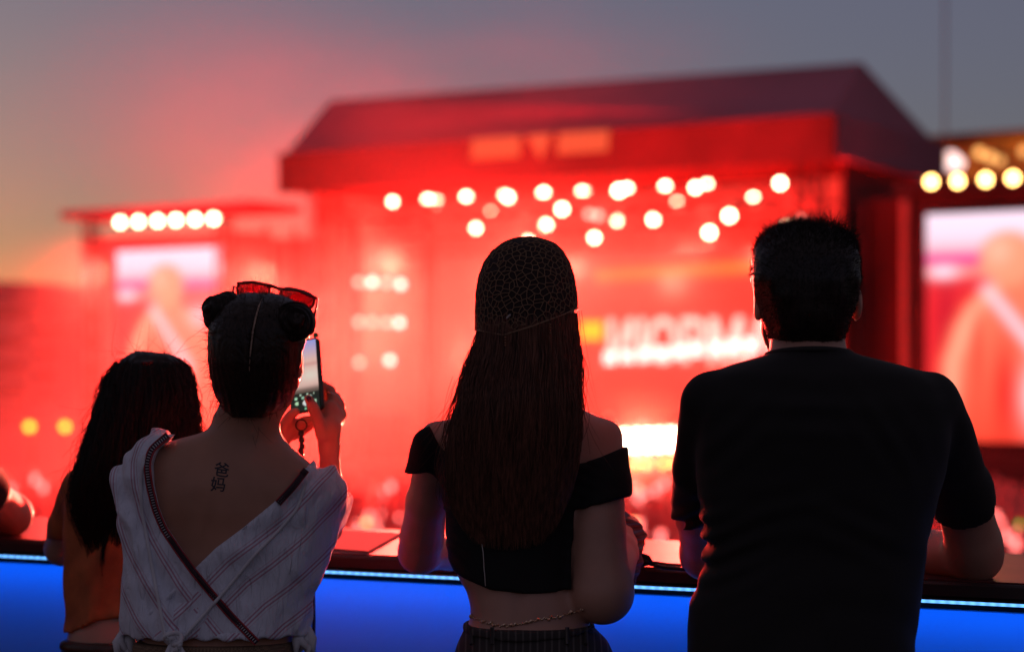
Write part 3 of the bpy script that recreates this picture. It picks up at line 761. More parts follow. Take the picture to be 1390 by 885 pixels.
def head_sdf(c, w, h, yaw=0.0, pitch=0.0, nose=1.0):
    """c: centre, w: half width, h: half height (m); faces +Y turned by yaw"""
    parts = [ellip((0, -.012, .018), (w, w * 1.24, h * .80)), ellip((0, .035, -.045), (w * .80, w * .85, h * .58)),
             ellip((0, .052, -h * .80), (w * .42, w * .42, .028)), ellip((0, .068, .012), (w * .62, .028, .02))]
    f = union(parts, .025)
    det = [cone((0, w * 1.17, .0), (0, w * 1.36, -.034), .006 * nose, .0105 * nose), ellip((0, w * 1.22, -.058), (.022, .012, .007)),
           ellip((0, w * 1.20, -.068), (.018, .011, .007))]
    g = union([f] + det, .008)
    sock = [ellip((s * w * .40, w * 1.17, -.004), (.016, .014, .010)) for s in (-1, 1)]
    def q(X, Y, Z_):
        d = g(X, Y, Z_)
        for s_ in sock: d = smax(d, -s_(X, Y, Z_), .006)
        for s_ in (-1, 1):
            e = ellip((s_ * (w + .006), -.006, -.012), (.009, .020, .032))(X, Y, Z_)
            e = smax(e, -ellip((s_ * (w + .015), .004, -.010), (.006, .011, .019))(X, Y, Z_), .004)
            d = smin(d, e, .006)
        return d
    M = Matrix.Translation(c) @ Matrix.Rotation(yaw, 4, 'Z') @ Matrix.Rotation(pitch, 4, 'X')
    return placed(q, M), M

def add_eyes(M, w, parent):
    for s in (-1, 1):
        c = M @ Vector((s * w * .40, w * 1.10, -.004)); fw = (M.to_3x3() @ Vector((0, 1, 0)))
        e = MB().lathe(c - fw * .011, fw, [(0, .003), (.003, .009), (.011, .0118), (.018, .009), (.0215, .003)], 14).build('eye', m_eye, parent, True)
        MB().lathe(c + fw * .0085, fw, [(0, .005), (.0022, .004)], 12).build('iris', m_iris, e)
m_eye = mat('eye_white', (.7, .66, .62), .2); m_iris = mat('iris', (.05, .03, .02), .2)

def hand_sdf(M, curl=.5, s=1.0, mirror=1, spread=1.0):
    """wrist at the origin, fingers towards +Z, palm faces +Y, thumb towards +X (mirror flips)"""
    fs = [ellip((0, 0, .045), (.036, .015, .045)), ellip((mirror * .012, .006, .035), (.024, .015, .035)), cone((0, 0, -.02), (0, 0, .03), .024, .024, .7)]
    palm = union(fs, .02); fing = []
    for i, (x, L_, r) in enumerate(((.028, .072, .0088), (.0095, .080, .009), (-.0095, .074, .0086), (-.0275, .058, .0076))):
        p = Vector((mirror * x * .95, 0, .078 - abs(x - .008) * .25)); pts = [Vector((p.x * .8, 0, .045)), p.copy()]; a = 0
        for k, fr in enumerate((.45, .32, .23)):
            a += curl * (1.0, 1.15, .8)[k] * (1 + .07 * i)
            p = p + Vector((mirror * x * .12 * spread * math.cos(a) * (1 - k * .4), math.sin(a), math.cos(a))) * L_ * fr; pts.append(p.copy())
        fing.append(chain(pts, [r * 1.1, r * 1.1, r, r * .93, r * .8], k=.003))
    th = [Vector((mirror * .018, .006, .018)), Vector((mirror * .042, .014, .045)), Vector((mirror * .052, .024, .072)), Vector((mirror * .050, .034, .096))]
    fing.append(chain(th, [.013, .0105, .0095, .008], k=.004))
    def f(X, Y, Z_):
        d = palm(X / s, Y / s, Z_ / s)
        e = fing[0](X / s, Y / s, Z_ / s)
        for g in fing[1:]: e = np.minimum(e, g(X / s, Y / s, Z_ / s))
        return smin(d, e, .006) * s
    return placed(f, M)

def frame(p, zdir, ydir):
    z = Vector(zdir).normalized(); y = Vector(ydir); y = (y - z * y.dot(z)).normalized(); x = y.cross(z)
    return Matrix.Translation(p) @ Matrix((x, y, z)).transposed().to_4x4()

def bbox(pts, pad):
    A = np.array([tuple(p) for p in pts]); return A.min(0) - pad, A.max(0) + pad

def sheet_strands(rw, n, z_top, z_bot, D, phi=(0.05, math.pi - .05), lift=(.92, 1.06), wav=.004, k=26, r=(.00055, .0002), endvar=.08, seed=1, flare=0.0, nexp=2.4):
    """strands that run down the outside of a loft (phi 0 = right side, pi = left, pi/2 = camera side)"""
    g = np.random.default_rng(seed); A = np.array(rw)
    nc = max(8, n // 26); cph = g.uniform(*phi, nc)
    ph = g.uniform(*phi, n); cl = np.abs(ph[:, None] - cph[None]).argmin(1); tgt = cph[cl]
    ztop = np.full(n, z_top) - g.uniform(0, .03, n); zb = z_bot + g.uniform(-endvar * .3, endvar, n)
    zb = zb + .10 * (np.abs(ph - np.pi / 2) / (np.pi / 2)) ** 2 * endvar * 6
    lf = g.uniform(*lift, n); p0 = g.uniform(0, 6.28, n); fr = g.uniform(2, 5, n)
    t = np.linspace(0, 1, k)
    out = np.zeros((n, k, 3)); l0 = g.uniform(.94, .99, n); cph0 = g.uniform(0, 6.28, nc)
    for j, tt in enumerate(t):
        z = ztop + (zb - ztop) * tt
        cx, cyy, a, b = (np.interp(z, A[:, 0], A[:, i]) for i in range(1, 5))
        pc = ph + (tgt - ph) * .65 * tt ** 1.3 + .05 * np.sin(tt * fr + p0) * tt
        lo = l0 + (lf - l0) * min(1, tt * 5) + flare * tt ** 2 * np.sin(p0)
        c_, s_ = np.cos(pc), np.sin(pc)
        X = cx + a * lo * np.sign(c_) * np.abs(c_) ** (2 / nexp); Y = cyy - b * lo * np.abs(s_) ** (2 / nexp)
        X = X + wav * np.sin(tt * fr * 2 + cph0[cl]) * tt + wav * .4 * np.sin(tt * 9 + p0)
        Y = Y - wav * .5 * np.cos(tt * fr * 1.7 + p0) - .002 * (1 - tt)
        out[:, j] = np.stack([X, Y, z], 1)
    return out

def fly(rng_, start, dirs, L_, n=8, curve=.4):
    """loose curved wisps"""
    S = np.array(start); Dn = np.array(dirs); m = len(S); t = np.linspace(0, 1, n)
    cv = rng_.normal(0, curve, (m, 3)); LL_ = np.array(L_).reshape(-1, 1, 1)
    return S[:, None] + (Dn[:, None] * t[None, :, None] + cv[:, None] * (t ** 2)[None, :, None]) * LL_

def surf_tufts(V, F, n, L_, seed, m, name, parent, zlo=-9, tilt=(0, 0, .3), r=(.0006, .0002), rnd=.35, jit=None, sel=None):
    g = np.random.default_rng(seed)
    fn = np.cross(V[F[:, 1]] - V[F[:, 0]], V[F[:, 2]] - V[F[:, 0]]); ln = np.linalg.norm(fn, axis=1) + 1e-12
    cen = V[F].mean(1); ok = cen[:, 2] > zlo
    if sel is not None: ok &= sel(cen)
    pr = ln * ok; i = g.choice(len(F), n, p=pr / pr.sum()); N_ = fn[i] / ln[i, None]
    d = N_ + np.array(tilt) + g.normal(0, rnd, (n, 3)); d /= np.linalg.norm(d, axis=1)[:, None]
    Ls = L_(cen[i], g) if callable(L_) else np.full(n, L_)
    Pp = fly(g, cen[i] - N_ * .002, d, Ls, 6, .35)
    return strands(name, Pp, r[0], r[1], m, parent)

def legs_obj(rw_hip, c, hw, m, parent, name='trousers', top=None, stance=.12):
    """trousers: hips loft continued into two legs down to the deck"""
    zb = .04; D = c[1]
    hips = loft(rw_hip); L_ = []
    for s in (-1, 1):
        L_.append(chain([(c[0] + s * hw * .48, D, c[2] - .08), (c[0] + s * hw * .55, D + .02, .50), (c[0] + s * stance, D, zb)], [hw * .52, .075, .058], .95))
    f = union([hips] + L_, .03)
    g = lambda X, Y, Z_: f(X, Y, Z_) + .003 * vnoise(X, Y, Z_ * .5, 28, 3)
    lo, hi = (c[0] - hw - .12, D - .26, 0.0), (c[0] + hw + .12, D + .28, (top or rw_hip[-1][0]) + .03)
    o = sdf_obj(name, g, lo, hi, .009, m, parent)
    for s in (-1, 1):
        sh = MB()
        x = c[0] + s * stance
        sec = [(-.10, .02, .035), (-.08, .04, .075), (-.02, .045, .095), (.05, .048, .07), (.11, .048, .05), (.16, .035, .04), (.175, .015, .02)]
        vs = []; n_ = 12
        for y, w_, h_ in sec: vs += [(x + w_ * math.cos(6.283 * q / n_), D + y, max(0.001, h_ / 2 + h_ / 2 * math.sin(6.283 * q / n_))) for q in range(n_)]
        fs = [(i * n_ + q, i * n_ + (q + 1) % n_, (i + 1) * n_ + (q + 1) % n_, (i + 1) * n_ + q) for i in range(len(sec) - 1) for q in range(n_)] + [tuple(range(n_))[::-1], tuple((len(sec) - 1) * n_ + q for q in range(n_))]
        mesh_obj('shoe', vs, fs, m_shoe, parent, True)
    return o
m_shoe = mat('shoe_leather', (.03, .03, .03), .5)
PAD = .06

def march(fn, pts, off=0.0, d0=3.15, d1=3.75):
    """pixels -> points where the sight line meets the skin or cloth given by fn, lifted by off"""
    A = np.array([tuple(p)[:2] for p in pts], float); dx = (A[:, 0] - CX) / FPX; dz = (HY - A[:, 1]) / FPX
    d = np.full(len(A), d0); hit = np.zeros(len(A), bool)
    for _ in range(220):
        v = fn(dx * d, d, CZ + dz * d) - off
        hit |= v < .0002
        d = np.where(hit | (d > d1), d, d + np.clip(v * .6, .0004, .02))
    return [Vector((dx[i] * d[i], d[i], CZ + dz[i] * d[i])) for i in range(len(A))]
# ---------------------------------------------------------------- man in the black t-shirt
man = empty('person', (P(1095, 700, 3.24).x, 3.24, 0), 'short haired person in a plain black t-shirt leaning on the counter', 'person', None)
TEE = mat('black_jersey', (.011, .0095, .0095), .85, .3, bump=(900, .25, .0003), sheen=.05)
mr = rows([(476, 1056, 1146, 3.30, .060), (482, 1042, 1158, 3.30, .068), (488, 1018, 1186, 3.29, .078), (496, 990, 1224, 3.29, .088), (506, 966, 1254, 3.28, .097), (522, 950, 1276, 3.28, .108),
           (545, 944, 1286, 3.27, .118), (590, 944, 1286, 3.26, .128), (640, 946, 1278, 3.26, .13), (700, 953, 1264, 3.25, .128), (745, 960, 1254, 3.24, .125), (790, 952, 1246, 3.22, .124),
           (823, 940, 1243, 3.21, .124), (853, 934, 1241, 3.20, .125), (885, 932, 1240, 3.19, .126), (940, 930, 1244, 3.18, .13), (1010, 935, 1242, 3.18, .13)])
torso = loft(mr, 2.5)
px3 = lambda px, py, d: P(px, py, d)
aR = [px3(1262, 545, 3.27), px3(1302, 660, 3.40), px3(1321, 735, 3.47), px3(1323, 752, 3.49)]
aRr = [q * 3.3 / FPX for q in (38, 37, 39, 38)]
fR = [px3(1323, 752, 3.49), px3(1265, 752, 3.60), px3(1170, 748, 3.78)]; fRr = [q * 3.5 / FPX for q in (35, 33, 22)]
aL = [px3(964, 545, 3.27), px3(948, 640, 3.36), px3(948, 700, 3.50), px3(957, 752, 3.60)]; aLr = [q * 3.4 / FPX for q in (36, 33, 32, 33)]
fL = [px3(957, 752, 3.60), px3(1010, 752, 3.74), px3(1075, 742, 3.90)]; fLr = [q * 3.6 / FPX for q in (32, 29, 20)]
hc = px3(1094, 402, 3.35); hs, HM = head_sdf(hc, .080, .118, R(10), R(-4))
neck = cone(px3(1097, 505, 3.30), px3(1096, 440, 3.335), .066, .060, 1.0)
hR = hand_sdf(frame(px3(1170, 748, 3.78), ED * -.9 + EN * .5, (0, .2, -1)), .35, 1.0, 1)
hL = hand_sdf(frame(px3(1075, 742, 3.90), ED * .9 + EN * .5, (0, .2, -1)), .35, 1.0, -1)
armsR = union([chain(aR, aRr), chain(fR, fRr)], .02); armsL = union([chain(aL, aLr), chain(fL, fLr)], .02)
def man_body(X, Y, Z_):
    d = smin(torso(X, Y, Z_) + .016, smin(armsR(X, Y, Z_), armsL(X, Y, Z_), .01), .03)
    d = smin(d, neck(X, Y, Z_), .03); d = smin(d, hs(X, Y, Z_), .02)
    return np.minimum(d, np.minimum(hR(X, Y, Z_), hL(X, Y, Z_)))
lo, hi = bbox(aR + fR + aL + fL + [px3(1094, 290, 3.2), px3(1094, 1010, 3.1), px3(1094, 400, 3.48)], .13)
sdf_obj('body', man_body, lo, hi, .0052, SKIN, man)
add_eyes(HM, .080, man)
# shirt
slR = chain([aR[0], aR[1], px3(1314, 700, 3.43)], [q * 3.3 / FPX for q in (41, 42.5, 45)]); slL = chain([aL[0], aL[1], px3(944, 712, 3.50)], [q * 3.35 / FPX for q in (39, 37, 38)])
def half(p, n_):
    p = np.array(p); n_ = np.array(Vector(n_).normalized())
    return lambda X, Y, Z_: (X - p[0]) * n_[0] + (Y - p[1]) * n_[1] + (Z_ - p[2]) * n_[2]
cutR = half(px3(1308, 686, 3.42), (px3(1314, 700, 3.43) - aR[0]) + Vector((.03, 0, 0))); cutL = half(px3(942, 692, 3.45), (px3(944, 706, 3.48) - aL[1]))
neckc = ellip(px3(1097, 466, 3.315), (.070, .080, .028))
def folds(X, Y, Z_, a):
    w = .5 * vnoise(X, Y, Z_, 7, 2) + .3 * vnoise(X, Y, Z_, 15, 4)
    s = np.sin((Z_ * 46 + X * 24 * np.sign(X - a[0])) + 5 * w) ; amp = np.clip((a[2] - Z_) * 6, 0, 1)
    return s * amp * (.35 + .65 * np.clip(vnoise(X, Y, Z_, 5, 9) + .3, 0, 1))
mc = P(1095, 640, 3.25)
def man_shirt(X, Y, Z_):
    sl = np.minimum(np.maximum(slR(X, Y, Z_), cutR(X, Y, Z_)), np.maximum(slL(X, Y, Z_), cutL(X, Y, Z_)))
    d = smin(torso(X, Y, Z_) - .001, sl, .018)
    d = d + .0032 * folds(X, Y, Z_, mc) + .0022 * vnoise(X, Y, Z_, 26, 5) + .0050 * vnoise(X, Y, Z_, 9, 6)
    for cx_, cz_, an, sg in ((1000, 590, .9, 1), (1195, 590, -.9, -1), (1050, 700, .35, 1), (1160, 720, -.3, -1), (1100, 560, .1, 1)):
        gx, gz_ = X - P(cx_, 0, 3.15).x, Z_ - P(0, cz_, 3.15).z; uu, ww = gx * math.cos(an) + gz_ * math.sin(an), -gx * math.sin(an) + gz_ * math.cos(an)
        d = d - .0030 * np.exp(-(uu / .07) ** 2 - (ww / .045) ** 2) * np.sin(ww * 150 + 20 * uu) * (Y < 3.3)
    # gathered creases above the left hip
    e = np.exp(-((X - P(960, 0, 3.2).x) / .08) ** 2 - ((Z_ - P(0, 745, 3.2).z) / .06) ** 2)
    d = d - .006 * e * np.sin((Z_ - (X - P(960, 0, 3.2).x) * .5) * 190)
    d = smax(d, -neckc(X, Y, Z_), .004)
    return np.maximum(d, -(Z_ - P(0, 1000, 3.2).z))
sh = sdf_obj('shirt', man_shirt, lo, hi, .0046, TEE, man)
# ribbed collar follows the neck opening
m_rib = mat('collar_rib', (.012, .010, .010), .8)
col = []
for k in range(40):
    a = 2 * math.pi * k / 40
    c = px3(1097, 484, 3.312); col.append(c + Vector((math.cos(a) * .069, math.sin(a) * .078, -.010 * math.sin(a) ** 1 * 1.0 + .002)))
MB().tube(col, .0050, 8, True).build('collar', m_rib, man, True)
# hair
hr = rows([(304, 1080, 1100, 3.35, .016), (307, 1062, 1122, 3.35, .040), (313, 1046, 1140, 3.35, .060), (322, 1034, 1152, 3.35, .078), (335, 1025, 1160, 3.345, .094), (352, 1020, 1165, 3.34, .103), (380, 1018, 1167, 3.335, .106),
           (405, 1024, 1161, 3.33, .102), (430, 1031, 1153, 3.325, .092), (448, 1039, 1148, 3.32, .080), (459, 1046, 1145, 3.315, .068), (467, 1056, 1140, 3.315, .060)])
hl = loft(hr, 2.35)
hy = hc.y
def man_hair(X, Y, Z_):
    d = hl(X, Y, Z_)
    d = d + .0020 * vnoise(X, Y, Z_ * .6, 70, 1) + .0022 * vnoise(X, Y, Z_, 30, 2)
    front = np.minimum(Y - (hy + .005), P(0, 345, 3.35).z - Z_)      # open around the face
    d = smax(d, front, .004)
    for s in (-1, 1):
        d = smax(d, -ellip(hc + Vector((s * .092, .006, -.010)), (.026, .034, .042))(X, Y, Z_), .004)
    return d
V, F = polygonise(man_hair, hc - Vector((.12, .14, .11)), hc + Vector((.12, .14, .15)), .004)
np_mesh('hair', V, F, HAIR_BLACK, man)
def Lm(c, g):
    t = np.clip((c[:, 2] - P(0, 345, 3.35).z) / .05, 0, 1); s = np.clip((c[:, 0] - hc.x) / .06, 0, 1)
    return .005 + t * (.004 + .010 * g.random(len(c))) + t * s * .028 * g.random(len(c)) ** 2
surf_tufts(V, F, 15000, Lm, 3, HAIR_BLACK, 'hair_tufts', man, P(0, 470, 3.35).z, (.12, -.1, .15), (.00045, .00015), .45, sel=lambda c: (c[:, 1] < hy + .06) & ~((np.abs(c[:, 0] - hc.x) > .064) & (np.abs(c[:, 2] - hc.z + .012) < .042) & (c[:, 1] > hy - .045)))
# beard on the jaw, seen past the left ear
bd_ = head_sdf(hc, .0822, .121, R(10), R(-4))[0]
def beard(X, Y, Z_): return np.maximum(np.maximum(bd_(X, Y, Z_) + .001 * vnoise(X, Y, Z_, 90, 3), Z_ - (hc.z - .035)), -(Y - (hc.y + .005)))
sdf_obj('beard', beard, hc - Vector((.1, .02, .16)), hc + Vector((.1, .15, 0)), .005, HAIR_BLACK, man)
JEANS = mat('dark_denim', (.012, .014, .022), .85, bump=(500, .3, .0005))
legs_obj(rows([(940, 938, 1236, 3.18, .115), (1000, 934, 1240, 3.18, .122), (1060, 932, 1246, 3.18, .125), (1110, 936, 1244, 3.18, .12)]), P(1090, 1090, 3.18), .17, JEANS, man)
# ---------------------------------------------------------------- woman with the crochet cap and long hair
DW = 3.47
wm = empty('person', (P(712, 800, DW).x, DW, 0), 'long haired person in crochet cap, black off shoulder crop top and waist chain', 'person')
wr = rows([(530, 684, 748, 3.46, .050), (546, 668, 764, 3.46, .056), (555, 640, 792, 3.46, .066), (563, 618, 808, 3.46, .074), (574, 602, 822, 3.465, .084), (592, 594, 830, 3.47, .094), (620, 598, 828, 3.47, .102), (660, 602, 808, 3.47, .104),
           (700, 606, 792, 3.46, .100), (745, 611, 786, 3.45, .094), (784, 622, 783, 3.44, .088), (800, 633, 786, 3.435, .086), (824, 639, 792, 3.43, .090), (840, 638, 797, 3.43, .094), (855, 632, 806, 3.42, .100),
           (883, 620, 828, 3.42, .108), (930, 610, 840, 3.42, .115), (960, 606, 842, 3.42, .115)])
wt = loft(wr, 2.3)
kk = DW / FPX
aL = [P(594, 596, 3.47), P(580, 680, 3.58), P(573, 728, 3.66), P(570, 749, 3.69)]; aLr = [25 * kk, 29 * kk, 31 * kk, 30 * kk]
fL = [P(570, 749, 3.69), P(610, 751, 3.80), P(668, 738, 3.98)]; fLr = [27 * kk, 24 * kk, 16 * kk]
aR = [P(820, 594, 3.46), P(815, 650, 3.44), P(812, 720, 3.41), P(818, 804, 3.38)]; aRr = [25 * kk, 32 * kk, 36 * kk, 38 * kk]
fR = [P(818, 804, 3.38), P(838, 752, 3.58), P(852, 716, 3.74)]; fRr = [37 * kk, 29 * kk, 19 * kk]
hcw = P(716, 426, 3.44); hsw, HMw = head_sdf(hcw, .067, .100, R(4), R(-5), .85)
neckw = cone(P(716, 560, 3.46), P(716, 470, 3.445), .050, .046)
hRw = hand_sdf(frame(P(852, 716, 3.74), (.15, .9, -.25), (-.5, .1, -.8)), .7, .9, -1)
hLw = hand_sdf(frame(P(668, 738, 3.98), ED * .9 + EN * .35, (0, .1, -1)), .4, .9, -1)
wa = union([chain(aL, aLr), chain(fL, fLr)], .02); wb = union([chain(aR, aRr), chain(fR, fRr)], .025)
def w_body(X, Y, Z_):
    d = smin(wt(X, Y, Z_), smin(wa(X, Y, Z_), wb(X, Y, Z_), .004), .018)
    d = smin(d, neckw(X, Y, Z_), .03); d = smin(d, hsw(X, Y, Z_), .02)
    # spine hollow and shoulder blades
    gx = (X - P(703, 0, 3.43).x)
    d = d + .005 * np.exp(-(gx / .012) ** 2) * (Y < 3.43) * np.clip((P(0, 640, 3.4).z - Z_) * 8, 0, 1)
    return np.minimum(d, np.minimum(hRw(X, Y, Z_), hLw(X, Y, Z_)))
lo, hi = bbox(aL + fL + aR + fR + [hcw, P(716, 955, 3.42), P(612, 940, 3.3), P(838, 940, 3.3)], .12)
hi[1] += .05
sdf_obj('body', w_body, lo, hi, .0048, SKIN, wm)
add_eyes(HMw, .068, wm)
TOP = mat('black_ribbed_jersey', (.008, .0075, .008), .8, .3, bump=(700, .3, .0004))
def lineZ(pts, D):
    xs = [(p[0] - CX) / FPX * D for p in pts]; zs = [CZ + (HY - p[1]) / FPX * D for p in pts]
    return lambda X: np.interp(X, xs, zs)
neckl = lineZ([(550, 600), (560, 592), (572, 582), (584, 577), (600, 608), (640, 626), (700, 632), (770, 630), (812, 618), (842, 607), (860, 604)], DW)
hemz = lineZ([(552, 616), (562, 623), (592, 655), (596, 659), (604, 774), (625, 783), (667, 796), (711, 801), (759, 799), (776, 795), (779, 691), (815, 681), (856, 671)], 3.40)
sL = chain([aL[0] + Vector((-.006, 0, .0)), P(578, 650, 3.53)], [26 * kk, 31 * kk]); sR = chain([aR[0] + Vector((.004, 0, 0)), P(819, 660, 3.44), P(818, 700, 3.42)], [28 * kk, 37 * kk, 43 * kk])
cL = half(P(576, 632, 3.52), (.42, .25, -1)); cR = half(P(815, 682, 3.43), (.22, -.12, -1))
def w_top(X, Y, Z_):
    a = smax(smin(wt(X, Y, Z_), np.minimum(smin(wa(X, Y, Z_), 9, .001), wb(X, Y, Z_)), .018) - .0055, hemz(X) - Z_, .003)
    a = np.where(Y > 3.62, np.maximum(a, .02), a)
    b = smax(sL(X, Y, Z_), cL(X, Y, Z_), .003); c = smax(sR(X, Y, Z_), cR(X, Y, Z_), .003)
    d = smin(a, np.minimum(b, c), .012)
    d = d + .0016 * vnoise(X, Y, Z_, 22, 3) + .0014 * np.sin((Z_ * 1.0 + X * .6) * 260 + 5 * vnoise(X, Y, Z_, 9, 2)) * np.exp(-((np.abs(X - P(700, 0, 3.4).x) - .11) / .03) ** 2)
    return smax(d, Z_ - neckl(X), .004)
sdf_obj('crop_top', w_top, lo, hi, .0042, TOP, wm)
m_zip = mat('zip_metal', (.55, .5, .5), .35, metal=.8)
MB().tube(march(w_top, ((654, 738), (656, 750), (656.5, 760), (657, 770), (658, 780), (658.5, 788), (659, 795)), .0006), .0009, 5).build('zip', m_zip, wm)
# waist chain
m_chain = mat('gold_chain', (.95, .70, .50), .25, metal=1.0)
mb = MB(); cp = [(640, 836), (652, 842), (664, 846), (676, 848), (688, 849), (700, 848), (712, 845), (724, 842), (736, 840), (748, 838), (760, 836), (772, 833), (784, 829), (794, 826)]
pts = []
for i in range(len(cp) - 1):
    for t_ in np.linspace(0, 1, 5)[:-1]:
        pts.append((cp[i][0] + (cp[i + 1][0] - cp[i][0]) * t_, cp[i][1] + (cp[i + 1][1] - cp[i][1]) * t_ + 1.0 * math.sin(i * 2 + t_ * 6)))
cpts = march(w_body, pts, .002)
for i, q in enumerate(cpts):
    r_ = .0017 + .0012 * ((i * 7) % 5 == 0) + .0014 * ((i * 11) % 9 == 0)
    mb.lathe(q + Z * .0012 * math.sin(i * 2.3), (1, .3, .3 * math.sin(i)), [(-r_, r_ * .4), (-r_ * .4, r_), (r_ * .4, r_), (r_, r_ * .4)], 6)
mb.tube(cpts, .0006, 4); mb.build('waist_chain', m_chain, wm)
# pinstripe trousers
m, N, L, b = new_mat('pinstripe_wool'); tc = N.new('ShaderNodeTexCoord'); wv = N.new('ShaderNodeTexWave'); wv.inputs['Scale'].default_value = 26; wv.inputs['Distortion'].default_value = .6
L.new(tc.outputs['Object'], wv.inputs['Vector']); rp = N.new('ShaderNodeValToRGB'); rp.color_ramp.elements[0].position = .80; rp.color_ramp.elements[0].color = (.035, .028, .028, 1); rp.color_ramp.elements[1].position = .93; rp.color_ramp.elements[1].color = (.10, .085, .08, 1)
L.new(wv.outputs['Color'], rp.inputs['Fac']); L.new(rp.outputs['Color'], b.inputs['Base Color']); b.inputs['Roughness'].default_value = .85
PIN = m
tr = rows([(849, 632, 806, 3.42, .108), (858, 629, 812, 3.42, .110), (870, 622, 826, 3.42, .116), (900, 612, 838, 3.42, .124), (950, 602, 848, 3.42, .13), (1010, 598, 852, 3.42, .125)])
legs_obj(tr, P(722, 1005, 3.42), .165, PIN, wm)
wbn = loft(rows([(848, 634, 803, 3.42, .1075), (860, 629, 811, 3.42, .112)]), 2.4)
zc_ = lineZ([(620, 846), (640, 849), (704, 853), (770, 849), (800, 843), (815, 838)], 3.33)
sdf_obj('waistband', lambda X, Y, Z_: np.maximum(loft(tr, 2.4)(X, Y, Z_) - .004, np.maximum(Z_ - zc_(X), (zc_(X) - .020) - Z_)), P(610, 900, 3.2), P(835, 835, 3.62), .0035, PIN, wm)
for x in (668, 770, 640, 795):
    MB().tube([surf(tr, x, y, 3.3, .006, 2.4) for y in (851, 858, 866, 874)], .0035, 6).build('belt_loop', PIN, wm)
# hair
wh = rows([(336, 690, 742, 3.44, .03), (352, 670, 762, 3.44, .06), (380, 654, 776, 3.435, .085), (410, 650, 782, 3.43, .096), (449, 647, 785, 3.42, .096), (476, 641, 788, 3.41, .088), (490, 636, 789, 3.40, .080), (517, 626, 789, 3.385, .068),
           (540, 622, 789, 3.37, .058), (571, 612, 791, 3.36, .048), (597, 608, 790, 3.355, .040), (633, 606, 785, 3.352, .032), (666, 607, 776, 3.352, .026), (700, 618, 762, 3.352, .018), (730, 636, 745, 3.352, .010)])
whl = loft(wh, 2.2)
def w_hair(X, Y, Z_):
    a = np.arctan2(Y - 3.40, X - hcw.x)
    d = whl(X, Y, Z_) + .006 + .0020 * np.sin(a * 46 + 4 * vnoise(X, Y, Z_ * .25, 10, 2)) + .003 * vnoise(X, Y, Z_ * .3, 28, 4)
    d = smax(d, np.minimum(Y - (hcw.y + .02), P(0, 352, 3.44).z - Z_), .006); d = smax(d, Z_ - P(0, 415, 3.44).z, .006)
    return d
hwv = sdf_obj('hair', w_hair, P(585, 740, 3.26), P(805, 325, 3.58), .004, HAIR_RED, wm)
ztop = P(0, 425, 3.42).z
S1 = sheet_strands(wh, 3600, ztop, P(0, 735, 3.35).z, 3.4, phi=(-.25, math.pi + .25), lift=(.90, .985), wav=.0035, seed=5, endvar=.05, nexp=2.2, r=(.0006, .0002))
S2 = sheet_strands(wh, 160, ztop - .03, P(0, 700, 3.35).z, 3.4, phi=(-.2, math.pi + .2), lift=(.97, 1.06), wav=.010, seed=6, endvar=.10, nexp=2.2, flare=.05)
strands('long_hair', np.concatenate([S1, S2]), .00075, .00028, HAIR_RED, wm)
g_ = np.random.default_rng(21)
st_ = [tuple(P(x, y, 3.36)) for x, y in zip(g_.uniform(612, 640, 14), g_.uniform(500, 560, 14))] + [tuple(P(x, y, 3.38)) for x, y in zip(g_.uniform(782, 790, 16), g_.uniform(420, 560, 16))]
di_ = [(-.35, 0, -.9)] * 14 + [(.10, 0, -1)] * 16
strands('loose_hair', fly(g_, st_, di_, g_.uniform(.05, .16, 30), 12, .22), .00045, .00015, HAIR_RED, wm)
# crochet cap
cr = rows([(320.5, 713, 720, 3.44, .004), (321.5, 708, 725, 3.44, .010), (323, 701, 732, 3.44, .017), (326, 690, 742, 3.44, .030), (331, 681, 754, 3.44, .045), (341, 668, 764, 3.44, .062), (356, 657, 773, 3.44, .078), (375, 650, 779, 3.437, .090), (400, 646, 783, 3.433, .099), (425, 645.5, 784, 3.43, .103), (470, 645, 785, 3.425, .104)])
crl = loft(cr, 2.1)
brim = lineZ([(640, 447), (655, 450), (683, 456), (723, 444), (765, 428), (790, 416)], 3.35)
CAP = mat('cap_lining', (.020, .008, .007), .9, bump=(260, .5, .001))
sdf_obj('cap', lambda X, Y, Z_: smax(crl(X, Y, Z_) + .0004 + .0007 * vnoise(X, Y, Z_, 60, 3), brim(X) - Z_, .003), P(632, 470, 3.28), P(800, 315, 3.60), .004, CAP, wm)
YARN = mat('tan_yarn', (.27, .155, .09), .85, bump=(900, .4, .0003))
A_ = np.array(cr); gz = np.random.default_rng(4); net = MB()
def cap_pt(th, z, off=.001):
    cx, cyy, a, b_ = (np.interp(z, A_[:, 0], A_[:, i]) for i in range(1, 5))
    c_, s_ = math.cos(th), math.sin(th)
    return Vector((cx + (a + off) * math.copysign(abs(c_) ** (2 / 2.1), c_), cyy + (b_ + off) * math.copysign(abs(s_) ** (2 / 2.1), s_), z))
